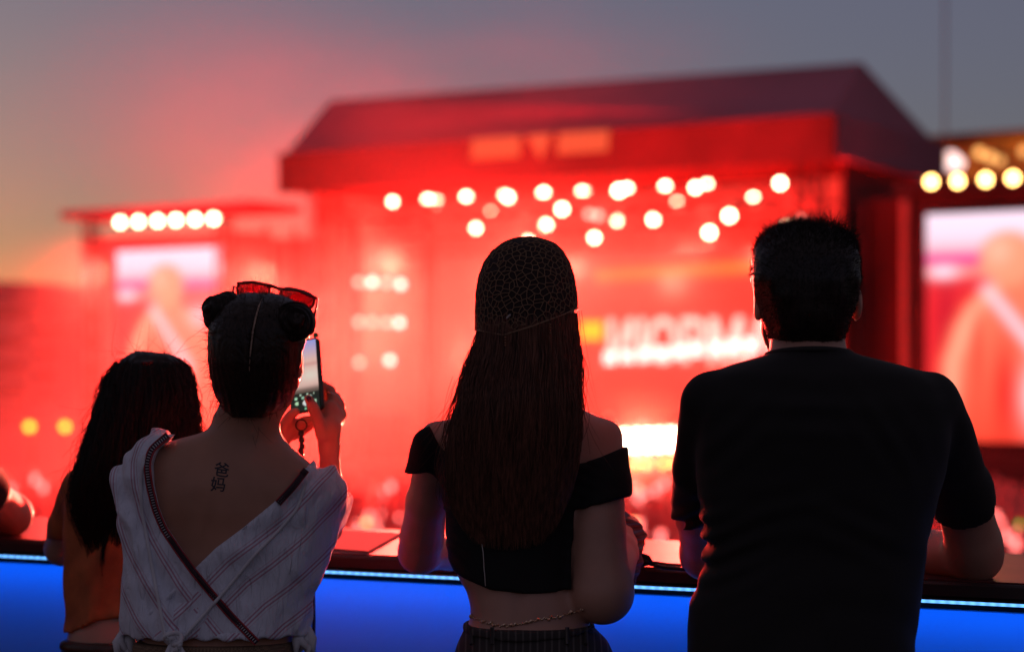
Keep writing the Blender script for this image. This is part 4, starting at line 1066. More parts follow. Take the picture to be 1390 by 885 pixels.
# irregular cells: relaxed random points on the dome and the edges of their cells
zt_, zb_ = CZ + (HY - 321.5) / FPX * 3.44, P(0, 452, 3.35).z
ns = 860
pts_ = []
for i in range(ns):
    t_ = (i + .5) / ns; z = zt_ - (zt_ - zb_) * (t_ ** 1.0); pts_.append([(i * 2.39996 + gz.normal(0, .055)) % 6.2832, z + gz.normal(0, .0022)])
C3 = np.array([tuple(cap_pt(th, min(z, zt_ - .0005))) for th, z in pts_])
tri = set()
for i in range(ns):
    dd = np.linalg.norm(C3 - C3[i], axis=1); nb = np.argsort(dd)[1:10]
    for a_ in range(9):
        for b2 in range(a_ + 1, 9):
            j, k_ = nb[a_], nb[b2]
            if np.linalg.norm(C3[j] - C3[k_]) < .03: tri.add(tuple(sorted((i, int(j), int(k_)))))
def circum(a, b, c):
    ab, ac = b - a, c - a; n = np.cross(ab, ac); n2 = n @ n
    if n2 < 1e-14: return None, 9
    o = (np.cross(n, ab) * (ac @ ac) + np.cross(ac, n) * (ab @ ab)) / (2 * n2); return a + o, np.linalg.norm(o)
C3s = C3 * np.array([1, 1, 1]); cells = {}
for t3 in tri:
    cc, rr_ = circum(*C3[list(t3)])
    if rr_ > .03: continue
    if (np.linalg.norm(C3 - cc, axis=1) < rr_ - 1e-5).any(): continue
    for e in ((t3[0], t3[1]), (t3[1], t3[2]), (t3[0], t3[2])): cells.setdefault(e, []).append(cc)
bz = lambda q: brim(np.array([q[0]]))[0]
def push(q):
    z = min(q[2], zt_ - .0003); th = math.atan2((q[1] - 3.435), (q[0] - P(715, 0, 3.44).x))
    cx, cyy, a, b_ = (np.interp(z, A_[:, 0], A_[:, i]) for i in range(1, 5))
    ph_ = math.atan2(q[1] - cyy, q[0] - cx); c_, s_ = math.cos(ph_), math.sin(ph_)
    rr_ = ((abs(c_) / (a + .0007)) ** 2.1 + (abs(s_) / (b_ + .0007)) ** 2.1) ** (-1 / 2.1)
    return Vector((cx + rr_ * c_, cyy + rr_ * s_, z))
for e, cc in cells.items():
    if len(cc) < 2: continue
    a, b2 = cc[0], cc[1]
    if a[2] < bz(a) or b2[2] < bz(b2) or np.linalg.norm(a - b2) > .03: continue
    q0, q1 = push(a), push(b2); mid = push((a + b2) / 2 + gz.normal(0, .0006, 3)); net.tube([q0, mid, q1], (.0007), 5)
rim = [Vector(push((x_, y_, 0))) for x_, y_ in ()]
net.build('crochet_net', YARN, wm)
edge = []
for k in range(57):
    th = math.pi + .12 + (math.pi - .24) * k / 56
    q = cap_pt(th, P(0, 450, 3.35).z, .001); q = cap_pt(th, bz(q) + .001, .001); edge.append(q)
MB().tube(edge, .0014, 6).build('cap_edge', YARN, wm)
m_bead = mat('amber_beads', (.25, .10, .05), .25)
for x, y in ((649, 446), (686, 458), (747, 441)):
    q = P(x, y, 3.40 - (.075 if 655 < x < 780 else .03)); q.y = 3.325 if x > 655 else 3.40
    bm_ = MB()
    for k in range(4): bm_.lathe(q - Z * (.0045 * k), (0, 0, 1), [(-.002, .0008), (0, .0021), (.002, .0008)], 8)
    bm_.build('bead_drop', m_bead, wm, True)
MB().lathe(P(690, 430, 3.325), (.6, -.3, .6), [(-.006, .0006), (-.003, .0018), (.004, .0018), (.006, .0006)], 8).build('hair_pin', m_zip, wm)
# striped wrap round the right wrist
m, N, L, b = new_mat('striped_wrap'); tc = N.new('ShaderNodeTexCoord'); wv = N.new('ShaderNodeTexWave'); wv.bands_direction = 'Z'; wv.inputs['Scale'].default_value = 24; wv.inputs['Distortion'].default_value = 1.2
L.new(tc.outputs['Object'], wv.inputs['Vector']); rp = N.new('ShaderNodeValToRGB'); cs = rp.color_ramp; cs.elements[0].color = (.03, .015, .018, 1); cs.elements[1].color = (.05, .09, .18, 1)
e_ = cs.elements.new(.45); e_.color = (.12, .03, .03, 1); e_ = cs.elements.new(.7); e_.color = (.03, .02, .02, 1)
L.new(wv.outputs['Color'], rp.inputs['Fac']); L.new(rp.outputs['Color'], b.inputs['Base Color']); b.inputs['Roughness'].default_value = .8
wrp = chain([P(846, 704, 3.74), P(852, 728, 3.68), P(848, 760, 3.60), P(844, 790, 3.50)], [13 * kk, 24 * kk, 24 * kk, 17 * kk])
sdf_obj('striped_wrap', lambda X, Y, Z_: wrp(X, Y, Z_) + .0022 * np.sin(Z_ * 300 + X * 140 + 3 * vnoise(X, Y, Z_, 20, 3)) + .003 * vnoise(X, Y, Z_, 30, 4), P(810, 810, 3.42), P(890, 685, 3.84), .004, m, wm)
m_ring = mat('gold_ring', (.8, .5, .25), .25, metal=1)
# ---------------------------------------------------------------- woman with two hair buns, white wrap blouse, filming with a phone
DB = 3.5; kb = DB / FPX
bw = empty('person', (P(300, 800, DB).x, DB, 0), 'person with two hair buns and white wrap blouse filming with a phone', 'person')
br = rows([(572, 300, 366, 3.50, .048), (586, 284, 372, 3.50, .056), (594, 246, 380, 3.50, .062), (602, 220, 390, 3.50, .070), (614, 202, 404, 3.50, .080), (632, 192, 424, 3.50, .090), (655, 186, 436, 3.50, .098), (690, 184, 440, 3.50, .102),
           (740, 192, 430, 3.50, .098), (790, 196, 415, 3.49, .092), (840, 198, 402, 3.48, .090), (880, 192, 400, 3.47, .096), (920, 182, 408, 3.47, .105), (960, 176, 414, 3.47, .11)])
bt = loft(br, 2.35)
aR = [P(424, 660, 3.50), P(440, 690, 3.68), P(444, 716, 3.88)]; aRr = [24 * kb, 23 * kb, 21 * kb]
fR = [P(444, 716, 3.88), P(449, 670, 3.83), P(447, 606, 3.76)]; fRr = [22 * kb, 19 * kb, 13.5 * kb]
aL = [P(200, 636, 3.50), P(225, 700, 3.68), P(262, 738, 3.86)]; fL = [P(262, 738, 3.86), P(330, 660, 3.84), P(378, 596, 3.79)]
hcb = P(350, 480, 3.46); hsb, HMb = head_sdf(hcb, .070, .108, R(-14), R(4), .85)
neckb = cone(P(330, 600, 3.49), P(346, 520, 3.46), .057, .050)
def hp(*a): return [P(*q) for q in a]
s_ = 3.76 / FPX
palm = union([cone(P(447, 608, 3.76), P(447, 580, 3.75), 13.5 * s_, 16 * s_, .8), cone(P(443, 585, 3.75), P(447, 556, 3.765), 15 * s_, 13 * s_, .8), cone(P(450, 582, 3.76), P(457, 562, 3.775), 13 * s_, 9 * s_, .9)], .01)
fing = [chain(hp((438, 590, 3.74), (431, 568, 3.725), (425, 553, 3.712), (419, 541, 3.712)), [.0135, .0115, .0105, .0085], k=.004),
        chain(hp((450, 562, 3.77), (453, 543, 3.785), (449, 530, 3.80), (438, 523, 3.80), (424, 522, 3.79)), [.0125, .0105, .0095, .0088, .0075], k=.004),
        chain(hp((455, 566, 3.775), (461, 550, 3.795), (456, 539, 3.81), (441, 534, 3.815), (426, 535, 3.805)), [.0125, .0105, .0095, .0088, .0075], k=.004),
        chain(hp((457, 572, 3.775), (464, 562, 3.80), (458, 552, 3.815), (444, 548, 3.82), (428, 549, 3.81)), [.012, .010, .0092, .0085, .0075], k=.004),
        chain(hp((455, 582, 3.77), (460, 574, 3.795), (454, 567, 3.81), (441, 563, 3.815), (430, 563, 3.805)), [.011, .0092, .0082, .0076, .0068], k=.004)]
# left hand steadies the phone from below
lpalm = cone(P(378, 598, 3.79), P(392, 580, 3.785), .019, .020, .8)
lf = [chain(hp((392, 580, 3.785), (402, 575, 3.78), (414, 571, 3.775), (424, 568, 3.77)), [.0115, .0095, .0088, .0075], k=.004),
      chain(hp((392, 584, 3.79), (403, 581, 3.80), (415, 577, 3.80), (425, 574, 3.79)), [.0115, .0095, .0088, .0075], k=.004),
      chain(hp((390, 588, 3.80), (401, 587, 3.815), (413, 583, 3.815), (422, 579, 3.81)), [.011, .0092, .0085, .0072], k=.004),
      chain(hp((388, 592, 3.81), (397, 592, 3.83), (407, 589, 3.83), (414, 585, 3.825)), [.010, .0085, .0078, .0068], k=.004),
      chain(hp((386, 580, 3.775), (390, 571, 3.765), (395, 563, 3.755), (402, 558, 3.745)), [.0125, .0105, .0095, .0080], k=.004)]
barm = union([chain(aR, aRr), chain(fR, fRr), palm], .014); barl = union([chain(aL, aRr), chain(fL, fRr), lpalm], .014)
def b_body(X, Y, Z_):
    t = bt(X, Y, Z_)
    gx = X - (P(318, 0, 3.45).x + (Z_ - P(0, 600, 3.45).z) * .25)
    back = (Y < 3.47)
    t = t + .005 * np.exp(-(gx / .012) ** 2) * back * np.clip((P(0, 630, 3.45).z - Z_) * 10, 0, 1)      # spine
    for sx, ex in ((238, 248), (392, 388)):                                                               # shoulder blades
        q = np.exp(-(((X - P(sx, 0, 3.4).x) / .05) ** 2 + ((Z_ - P(0, 670, 3.4).z) / .05) ** 2)); t = t - .010 * q * back
        q = np.exp(-(((X - P(ex + (20 if sx < 300 else -22), 0, 3.4).x) / .014) ** 2 + ((Z_ - P(0, 690, 3.4).z) / .04) ** 2)); t = t + .004 * q * back
    d = smin(t, smin(barm(X, Y, Z_), barl(X, Y, Z_), .004), .02)
    d = smin(d, neckb(X, Y, Z_), .035); d = smin(d, hsb(X, Y, Z_), .02)
    for k in fing:
        e = k(X, Y, Z_); d = smin(d, e, .004)
    for k in lf: d = smin(d, k(X, Y, Z_), .004)
    return d
lo, hi = bbox(aR + aL + fR + fL + [hcb, P(200, 955, 3.4), P(400, 955, 3.4)], .11); hi[1] += .02
sdf_obj('body', b_body, lo, hi, .0044, SKIN2, bw)
add_eyes(HMb, .070, bw)
m_nail = mat('dark_nail_polish', (.05, .01, .06), .15)
MB().lathe(P(419, 541, 3.703), (-.3, -1, .2), [(-.003, .0015), (0, .0052), (.0014, .0045), (.002, .001)], 10).build('thumb_nail', m_nail, bw, True)
m_silver = mat('silver_ring', (.7, .65, .6), .2, metal=1)
for c_, n_, r_ in ((P(451, 536, 3.792), (.5, .3, .9), .0108), (P(459, 546, 3.80), (.4, .3, .9), .0112)):
    n_ = Vector(n_).normalized(); u_ = n_.orthogonal().normalized(); w_ = n_.cross(u_)
    MB().tube([c_ + (u_ * math.cos(a) + w_ * math.sin(a)) * r_ for a in np.linspace(0, 6.283, 17)[:-1]], .0014, 6, True).build('ring', m_silver, bw, True)
# blouse
bl = rows([(590, 214, 262, 3.50, .060), (597, 196, 372, 3.50, .072), (606, 184, 384, 3.50, .080), (620, 174, 404, 3.50, .092), (632, 170, 424, 3.50, .102), (645, 168, 444, 3.50, .112), (658, 167, 456, 3.51, .122), (672, 167, 464, 3.52, .130), (692, 166, 466, 3.52, .132),
           (714, 166, 461, 3.52, .132), (735, 168, 454, 3.51, .128), (773, 166, 442, 3.50, .120), (804, 164, 427, 3.49, .114), (835, 163, 421, 3.48, .112), (860, 165, 416, 3.475, .112), (872, 172, 408, 3.47, .108)])
bll = loft(bl, 2.5)
def poly_d(pts, D):
    """signed side and distance of X, Z to a polyline given in pixels at depth D (positive = right of it going down)"""
    A = np.array([((x - CX) / FPX * D, CZ + (HY - y) / FPX * D) for x, y in pts])
    def f(X, Z_):
        best = np.full(X.shape, 1e9); sg = np.ones(X.shape)
        for a, b_ in zip(A[:-1], A[1:]):
            ab = b_ - a; L2 = ab @ ab
            t = np.clip(((X - a[0]) * ab[0] + (Z_ - a[1]) * ab[1]) / L2, 0, 1)
            dx, dz = X - a[0] - t * ab[0], Z_ - a[1] - t * ab[1]; d = np.hypot(dx, dz)
            s = np.sign((X - a[0]) * -ab[1] + (Z_ - a[1]) * ab[0] + 1e-12)
            m_ = d < best; best = np.where(m_, d, best); sg = np.where(m_, s, sg)
        return best * sg
    return f
DF = 3.40
NL = [(236, 560), (231, 592), (208, 612), (203, 630), (207, 658), (215, 690), (226, 716), (245, 744), (266, 773), (290, 802), (316, 832), (345, 862), (372, 892)]
NR = [(430, 610), (412, 634), (396, 656), (370, 683), (330, 716), (295, 742), (266, 770), (235, 800), (200, 830), (150, 870)]
fNL = poly_d(NL, DF); fNR = poly_d(NR, DF)
def wrinkle(X, Y, Z_, s):
    q = X * 1.0 + Z_ * s
    w = 4.5 * vnoise(X, Y, Z_, 5, 3) + 1.8 * vnoise(X, Y, Z_, 12, 7)
    rg = .006 * (1 - np.abs(np.sin(q * 30 + w * .8 + 1.3))) ** 3 * np.clip(.4 + vnoise(X, Y, Z_, 7, 28), 0, 1)
    return -rg * 1.5 + .009 * np.sin(q * 62 + w) * np.clip(.5 + vnoise(X, Y, Z_, 6, 8), .1, 1) + .0058 * np.sin(q * 135 + w * 1.7) * np.clip(.45 + vnoise(X, Y, Z_, 9, 18), 0, 1) + .0055 * vnoise(X, Y, Z_, 9, 11) + .0036 * vnoise(X, Y, Z_, 34, 12)
bottom = lambda X, Z_: (P(0, 869, 3.37).z + .003 * np.sin(X * 160)) - Z_
def sgn_left(X, Z_): return -fNL(X, Z_)     # orientation fixed below
tL = fNL(np.array([P(180, 700, DF).x]), np.array([P(180, 700, DF).z]))[0]; sL_ = 1 if tL < 0 else -1     # negative inside the left panel
tR = fNR(np.array([P(430, 720, DF).x]), np.array([P(430, 720, DF).z]))[0]; sR_ = 1 if tR < 0 else -1
neckhole = ellip(P(325, 585, 3.50), (.085, .09, .03))
sleeve_hole = cone(P(449, 672, 3.84), P(448, 640, 3.80), .028, .034)
slv = chain([P(428, 668, 3.52), P(444, 690, 3.68), P(447, 704, 3.80)], [.05, .042, .036])
slv2 = chain([P(196, 650, 3.52), P(222, 700, 3.66)], [.045, .042])
def left_panel(X, Y, Z_):
    d = smin(bll(X, Y, Z_), slv2(X, Y, Z_), .03) - .003 + wrinkle(X, Y, Z_, .55)
    d = smax(d, fNL(X, Z_) * sL_, .003); d = np.maximum(d, bottom(X, Z_)); d = smax(d, np.minimum(Y - 3.465, X - P(224, 0, 3.5).x), .004); return smax(d, Y - 3.62, .004)
def right_panel(X, Y, Z_):
    d = smin(bll(X, Y, Z_), slv(X, Y, Z_), .03) + wrinkle(X, Y, Z_, -.75)
    e = fNR(X, Z_) * sR_
    e = np.where(Y > 3.50, np.maximum(e, -1), e)
    d = smax(d, e, .003); d = np.maximum(d, bottom(X, Z_))
    d = smax(d, -neckhole(X, Y, Z_), .004); d = np.maximum(d, -(cone(P(450, 655, 3.86), P(447, 600, 3.76), .021, .02)(X, Y, Z_)))
    return d
m, N, L, b = new_mat('striped_white_voile'); b.inputs['Roughness'].default_value = .85; b.inputs['Sheen Weight'].default_value = .25
at = N.new('ShaderNodeAttribute'); at.attribute_name = 'weave'
def stripes_node(offs):
    """thin woven stripes, in bunches"""
    wn = N.new('ShaderNodeMath'); wn.operation = 'MULTIPLY'; wn.inputs[1].default_value = 6.283 / .0058; L.new(at.outputs['Fac'], wn.inputs[0])
    s1 = N.new('ShaderNodeMath'); s1.operation = 'SINE'; L.new(wn.outputs[0], s1.inputs[0])
    w2 = N.new('ShaderNodeMath'); w2.operation = 'MULTIPLY'; w2.inputs[1].default_value = 6.283 / .047; L.new(at.outputs['Fac'], w2.inputs[0])
    s2 = N.new('ShaderNodeMath'); s2.operation = 'SINE'; L.new(w2.outputs[0], s2.inputs[0])
    r1 = N.new('ShaderNodeMapRange'); r1.inputs['From Min'].default_value = -.2; r1.inputs['From Max'].default_value = .5; L.new(s1.outputs[0], r1.inputs['Value'])
    r2 = N.new('ShaderNodeMapRange'); r2.inputs['From Min'].default_value = .35; r2.inputs['From Max'].default_value = .75; L.new(s2.outputs[0], r2.inputs['Value'])
    mm = N.new('ShaderNodeMath'); mm.operation = 'MULTIPLY'; L.new(r1.outputs[0], mm.inputs[0]); L.new(r2.outputs[0], mm.inputs[1]); return mm
sn = stripes_node(0)
mxw = N.new('ShaderNodeMath'); mxw.operation = 'SINE'; w3 = N.new('ShaderNodeMath'); w3.operation = 'MULTIPLY'; w3.inputs[1].default_value = 6.283 / .071; L.new(at.outputs['Fac'], w3.inputs[0]); L.new(w3.outputs[0], mxw.inputs[0])
mx = N.new('ShaderNodeMix'); mx.data_type = 'RGBA'; L.new(sn.outputs[0], mx.inputs['Factor']); mx.inputs['A'].default_value = (.70, .73, .84, 1); mx.inputs['B'].default_value = (.50, .28, .38, 1)
L.new(mx.outputs['Result'], b.inputs['Base Color'])
tc = N.new('ShaderNodeTexCoord'); t = N.new('ShaderNodeTexNoise'); t.inputs['Scale'].default_value = 500; t.inputs['Detail'].default_value = 2; L.new(tc.outputs['Object'], t.inputs['Vector'])
q_ = N.new('ShaderNodeBump'); q_.inputs['Strength'].default_value = .35; q_.inputs['Distance'].default_value = .0006; L.new(t.outputs['Fac'], q_.inputs['Height'])
mp = N.new('ShaderNodeMapping'); mp.inputs['Rotation'].default_value = (0, .7, 0); mp.inputs['Scale'].default_value = (70, 40, 18); L.new(tc.outputs['Object'], mp.inputs['Vector'])
t2 = N.new('ShaderNodeTexNoise'); t2.inputs['Scale'].default_value = 1; t2.inputs['Detail'].default_value = 4; t2.inputs['Distortion'].default_value = 1.2; L.new(mp.outputs[0], t2.inputs['Vector'])
q2 = N.new('ShaderNodeBump'); q2.inputs['Strength'].default_value = .9; q2.inputs['Distance'].default_value = .010; L.new(t2.outputs['Fac'], q2.inputs['Height']); L.new(q_.outputs[0], q2.inputs['Normal']); L.new(q2.outputs[0], b.inputs['Normal'])
VOILE = m
lo, hi = bbox([P(163, 590, 3.36), P(163, 872, 3.36), P(470, 872, 3.4), P(470, 592, 3.66), P(450, 720, 3.83)], .05)
for nm, fn, fd, sg in (('left_panel', left_panel, fNL, sL_), ('right_panel', right_panel, fNR, sR_)):
    V, F = polygonise(fn, lo, hi, .0042); o = np_mesh(nm, V, F, VOILE, bw)
    a_ = o.data.attributes.new('weave', 'FLOAT', 'POINT'); a_.data.foreach_set('value', (fd(V[:, 0], V[:, 2]) * sg + .004 * vnoise(V[:, 0], V[:, 1], V[:, 2], 8, 2)).astype(np.float32))
blouse = lambda X, Y, Z_: np.minimum(left_panel(X, Y, Z_), right_panel(X, Y, Z_))
# trims: red piping with a lace ladder between
m_red = mat('red_piping', (.36, .03, .04), .7); m_lacedark = mat('lace_ground', (.03, .012, .02), .8); m_lace = mat('white_lace', (.55, .5, .55), .8)
def respl(pts, n):
    A = np.array(pts, float); s = np.concatenate([[0], np.cumsum(np.hypot(*np.diff(A, axis=0).T))]); q = np.linspace(0, s[-1], n)
    out = np.stack([np.interp(q, s, A[:, i]) for i in (0, 1)], 1)
    for _ in range(4): out[1:-1] = (out[:-2] + 2 * out[1:-1] + out[2:]) / 4
    return out
def trim(poly, n, side, off, name):
    C_ = respl(poly, n); T_ = np.gradient(C_, axis=0); T_ /= np.linalg.norm(T_, axis=1)[:, None]; Nn = np.stack([-T_[:, 1], T_[:, 0]], 1) * side
    e0 = march(blouse, C_ + Nn * .5, off); e1 = march(blouse, C_ + Nn * 8.5, off); e2 = march(blouse, C_ + Nn * 4.5, off + .0006)
    for q in (e0, e1, e2):
        ys = np.array([p.y for p in q]); med = np.array([np.median(ys[max(0, i - 4):i + 5]) for i in range(len(ys))])
        for i, p in enumerate(q):
            if abs(ys[i] - med[i]) > .006: q[i] = p * (med[i] / p.y) + Vector((0, 0, CZ * (1 - med[i] / p.y)))
    t = empty_part(name)
    MB().tube(e0, .0017, 6).build('piping', m_red, t, True); MB().tube(e1, .0013, 6).build('piping', m_red, t, True)
    vs = []; fs = []
    for i in range(n):
        vs += [e0[i], e2[i] , e1[i]]
        if i: k = 3 * i; fs += [(k - 3, k - 2, k + 1, k), (k - 2, k - 1, k + 2, k + 1)]
    g_ = mesh_obj('lace_ground', vs, fs, m_lacedark, t); sm = g_.modifiers.new('thick', 'SOLIDIFY'); sm.thickness = .0012
    lb = MB()
    for i in range(0, n - 1):
        a = e0[i].lerp(e1[i], .25) - Vector((0, .0016, 0)); b2 = e0[i].lerp(e1[i], .75) - Vector((0, .0016, 0)); lb.tube([a, b2], .0009, 4)
    lb.build('lace', m_lace, t)
def empty_part(name):
    # a part that carries its own mesh: a small stitched tab
    o = MB().box(march(blouse, [(268, 782)], .0)[0], (.004, .001, .004)).build(name, m_red, bw); return o
trim([(231, 594), (209, 612), (203.5, 630), (207, 658), (215, 690), (226, 716), (245, 744), (266, 773), (290, 802), (316, 832), (345, 862), (352, 869)], 96, 1, .0012, 'lace_trim')
trim([(412, 635), (396, 656), (374, 680)], 22, -1, .0012, 'lace_trim')
# cords
m_cord = mat('white_cord', (.66, .66, .70), .8, bump=(800, .5, .0006))
def cord(poly, n, r_, off=.010): return MB().tube(march(blouse, respl(poly, n), off), r_, 8)
cord([(196, 618), (191, 650), (192, 690), (203, 750), (216, 820), (226, 870)], 60, .0031, .002).build('draw_cord', m_cord, bw, True)
cord([(416, 652), (404, 690), (382, 716), (350, 748), (300, 808), (262, 850), (243, 872)], 64, .0031, .002).build('draw_cord', m_cord, bw, True)
kb_ = MB(); kc = march(blouse, [(236, 866)], .012)[0]
for k in range(5):
    a0 = k * .63
    kb_.tube([kc + Vector((.014 * math.cos(t_ + a0) * (1 - .1 * k), -.006 + .008 * math.sin(2 * t_ + a0), .010 * math.sin(t_) - .002 * k)) for t_ in np.linspace(0, 6.283, 14)[:-1]], .0042, 7, True)
for dx in (-.012, .0, .012, .02): kb_.tube([kc, kc + Vector((dx, -.008, -.03)), kc + Vector((dx * 1.4, -.01, -.07))], [.0045, .005, .003], 7)
kb_.build('cord_knot', m_cord, bw, True)
for x, y, sc in ((170, 862, 1), (414, 858, 1.3)):
    fr_ = MB(); c_ = P(x, y, 3.45)
    for k in range(6): fr_.tube([c_ + Vector((.006 * math.cos(k * 2), .01 * math.sin(k * 3), .008)), c_ + Vector((.010 * math.cos(k * 1.7) * sc, -.01 + .012 * math.sin(k * 2.1), -.01)), c_ + Vector((.012 * math.cos(k * 1.3) * sc, -.012 + .012 * math.sin(k * 2.6), -.035))], [.005, .009, .003], 8)
    fr_.build('gathered_hem', m_cord, bw, True)
# woven belt, trousers
m, N, L, b = new_mat('woven_tan_belt'); tc = N.new('ShaderNodeTexCoord'); ck = N.new('ShaderNodeTexChecker'); ck.inputs['Scale'].default_value = 330; L.new(tc.outputs['Object'], ck.inputs['Vector'])
ck.inputs['Color1'].default_value = (.24, .15, .09, 1); ck.inputs['Color2'].default_value = (.13, .08, .05, 1); L.new(ck.outputs['Color'], b.inputs['Base Color']); b.inputs['Roughness'].default_value = .8
blt = rows([(867, 178, 402, 3.47, .103), (900, 176, 406, 3.47, .108), (925, 172, 410, 3.47, .11)])
bltl = loft(blt, 2.4)
sdf_obj('belt', bltl, P(160, 922, 3.3), P(425, 862, 3.65), .0045, m, bw)
KH = mat('light_cotton_trousers', (.22, .17, .13), .85, bump=(400, .3, .0006))
legs_obj(rows([(915, 176, 408, 3.47, .106), (960, 168, 414, 3.47, .115), (1010, 164, 418, 3.47, .118)]), P(291, 1000, 3.47), .165, KH, bw)
# hair: sleek skull cap with a parting, two coiled buns
hb = rows([(398, 330, 372, 3.47, .030), (403, 312, 390, 3.47, .052), (412, 298, 404, 3.465, .074), (428, 288, 416, 3.46, .092), (448, 284, 421, 3.455, .100), (470, 283, 420, 3.455, .103), (492, 284, 416, 3.455, .102), (512, 287, 410, 3.455, .095),
           (530, 291, 402, 3.455, .084), (546, 297, 392, 3.455, .070), (558, 305, 378, 3.455, .058), (566, 316, 364, 3.455, .05)])
hbl = loft(hb, 2.2)
part_x = lambda Z_: np.interp(Z_, [P(0, y, 3.37).z for y in (565, 520, 460, 400)], [P(x, 0, 3.37).x for x in (337, 338, 343, 352)])
fc_ = (HMb.to_3x3() @ Vector((0, 1, 0)))
def b_hair(X, Y, Z_):
    d = hbl(X, Y, Z_)
    for sx, bx, bz_ in ((-1, P(300, 0, 3.44).x, P(0, 425, 3.44).z), (1, P(402, 0, 3.44).x, P(0, 440, 3.44).z)):   # combed ridges that run to each bun
        r_ = np.arctan2(Z_ - bz_, (X - bx)); side = ((X - part_x(Z_)) * sx > 0)
        d = d + side * .0011 * np.sin(r_ * 70 + 3 * vnoise(X, Y, Z_, 14, 4))
    g = np.exp(-((X - part_x(Z_)) / .0026) ** 2) * (Y < 3.47) * np.clip((Z_ - P(0, 556, 3.4).z) * 9, .12, 1)
    d = d + .0085 * g
    q = (X - hcb.x) * fc_.x + (Y - hcb.y) * fc_.y
    d = smax(d, np.minimum(q - .018, P(0, 425, 3.46).z - Z_), .004)
    M3 = HMb
    for s2 in (-1, 1):
        c_ = M3 @ Vector((s2 * .084, .004, -.010)); d = smax(d, -ellip(c_, (.018, .028, .037))(X, Y, Z_), .004)
    return d
V, F = polygonise(b_hair, hcb - Vector((.12, .14, .13)), hcb + Vector((.12, .14, .13)), .0034)
np_mesh('hair', V, F, HAIR_BROWN, bw)
surf_tufts(V, F, 1500, lambda c, g: .008 + .02 * g.random(len(c)) ** 2, 8, HAIR_BROWN, 'flyaway_hair', bw, P(0, 566, 3.4).z, (0, 0, .1), (.0004, .00015), .8, sel=lambda c: (c[:, 1] < 3.50) & (c[:, 0] < P(392, 0, 3.45).x))
MB().tube([Vector((float(part_x(P(0, y, 3.37).z)), 0, 0)) + Vector((0, float(surf(hb, 345, y, 3.4, -.0045, 2.2).y), P(0, y, 3.37).z)) for y in (404, 415, 430, 450, 475, 500, 520)], [.0010, .0017, .0021, .0021, .0018, .0013, .0006], 6).build('parting', mat('scalp', (.42, .27, .20), .5), bw, True)
def bun(c, r_, seed, ax):
    g = np.random.default_rng(seed); c = Vector(c); ax = Vector(ax).normalized(); u = ax.orthogonal().normalized(); w_ = ax.cross(u)
    mb = MB()
    core = ellip(c, (r_ * .60, r_ * .60, r_ * .60)); cen = []
    # a rope of hair wound in a rising coil
    n_ = 110
    for i in range(n_):
        t_ = i / (n_ - 1); a = t_ * 2 * math.pi * 3.1 + seed; rr = r_ * (.80 - .62 * t_ ** 1.15) * (1 + .05 * math.sin(a * 2.3))
        cen.append(c + (u * math.cos(a) + w_ * math.sin(a)) * rr + ax * (r_ * (-.30 + .95 * t_)))
    path = [tuple(q) for q in cen]; rp_ = [r_ * .25 * (1 - .35 * (i / n_)) for i in range(n_)]
    P_ = np.array(path)
    def f(X, Y, Z_):
        best = core(X, Y, Z_)
        for i in range(0, n_ - 3, 3): best = np.minimum(best, cone(P_[i], P_[i + 3], rp_[i], rp_[i + 3])(X, Y, Z_))
        return best + .0012 * vnoise(X, Y, Z_, 90, seed)
    b_ = sdf_obj('hair_bun', f, c - Vector((1, 1, 1)) * r_ * 1.35, c + Vector((1, 1, 1)) * r_ * 1.35, .0030, HAIR_BROWN, bw)
    # strands lie along the coil
    out = []
    A_ = np.array(path)
    for k in range(420):
        i0 = int(g.integers(0, n_ - 30)); ln = int(g.integers(14, 30)); ph_ = g.uniform(0, 6.28); tw = g.uniform(-1.2, 1.2)
        seg = A_[i0:i0 + ln]; idx = np.linspace(0, ln - 1, 10); q = np.stack([np.interp(idx, np.arange(ln), seg[:, j]) for j in range(3)], 1)
        T_ = np.gradient(q, axis=0); T_ /= np.linalg.norm(T_, axis=1)[:, None] + 1e-9
        o1 = np.cross(T_, np.array(ax)); o1 /= np.linalg.norm(o1, axis=1)[:, None] + 1e-9; o2 = np.cross(T_, o1)
        an = ph_ + tw * np.linspace(0, 1, 10); rad = np.interp(i0 + idx, np.arange(n_), rp_) * 1.02
        out.append(q + (o1 * np.cos(an)[:, None] + o2 * np.sin(an)[:, None]) * rad[:, None])
    strands('bun_strands', np.array(out), .0006, .00025, HAIR_BROWN, b_)
    return c
c1 = bun(P(297, 422, 3.43), .0395, 1, (-.6, -.6, .35)); c2 = bun(P(400, 437, 3.39), .0385, 2, (.30, -.9, .25))
g_ = np.random.default_rng(33)
strands('loose_hair', fly(g_, [tuple(P(x, y, 3.44)) for x, y in zip(list(g_.uniform(286, 300, 12)) + list(g_.uniform(330, 360, 10)) + list(g_.uniform(278, 290, 3)), list(g_.uniform(500, 560, 12)) + list(g_.uniform(556, 566, 10)) + list(g_.uniform(440, 450, 3)))],
        [(-.25, -.15, -1)] * 12 + [(.0, -.25, -1)] * 10 + [(-.8, -.1, -.7)] * 3, g_.uniform(.02, .05, 25), 10, .3), .0004, .00015, HAIR_BROWN, bw)
# earring
MB().tube([HMb @ Vector((-.084, -.002, -.046 - .008 * (1 - math.cos(a)))) + Vector((0, .007 * math.sin(a), 0)) for a in np.linspace(0, 6.283, 13)[:-1]], .0011, 6, True).build('earring', m_silver, bw, True)
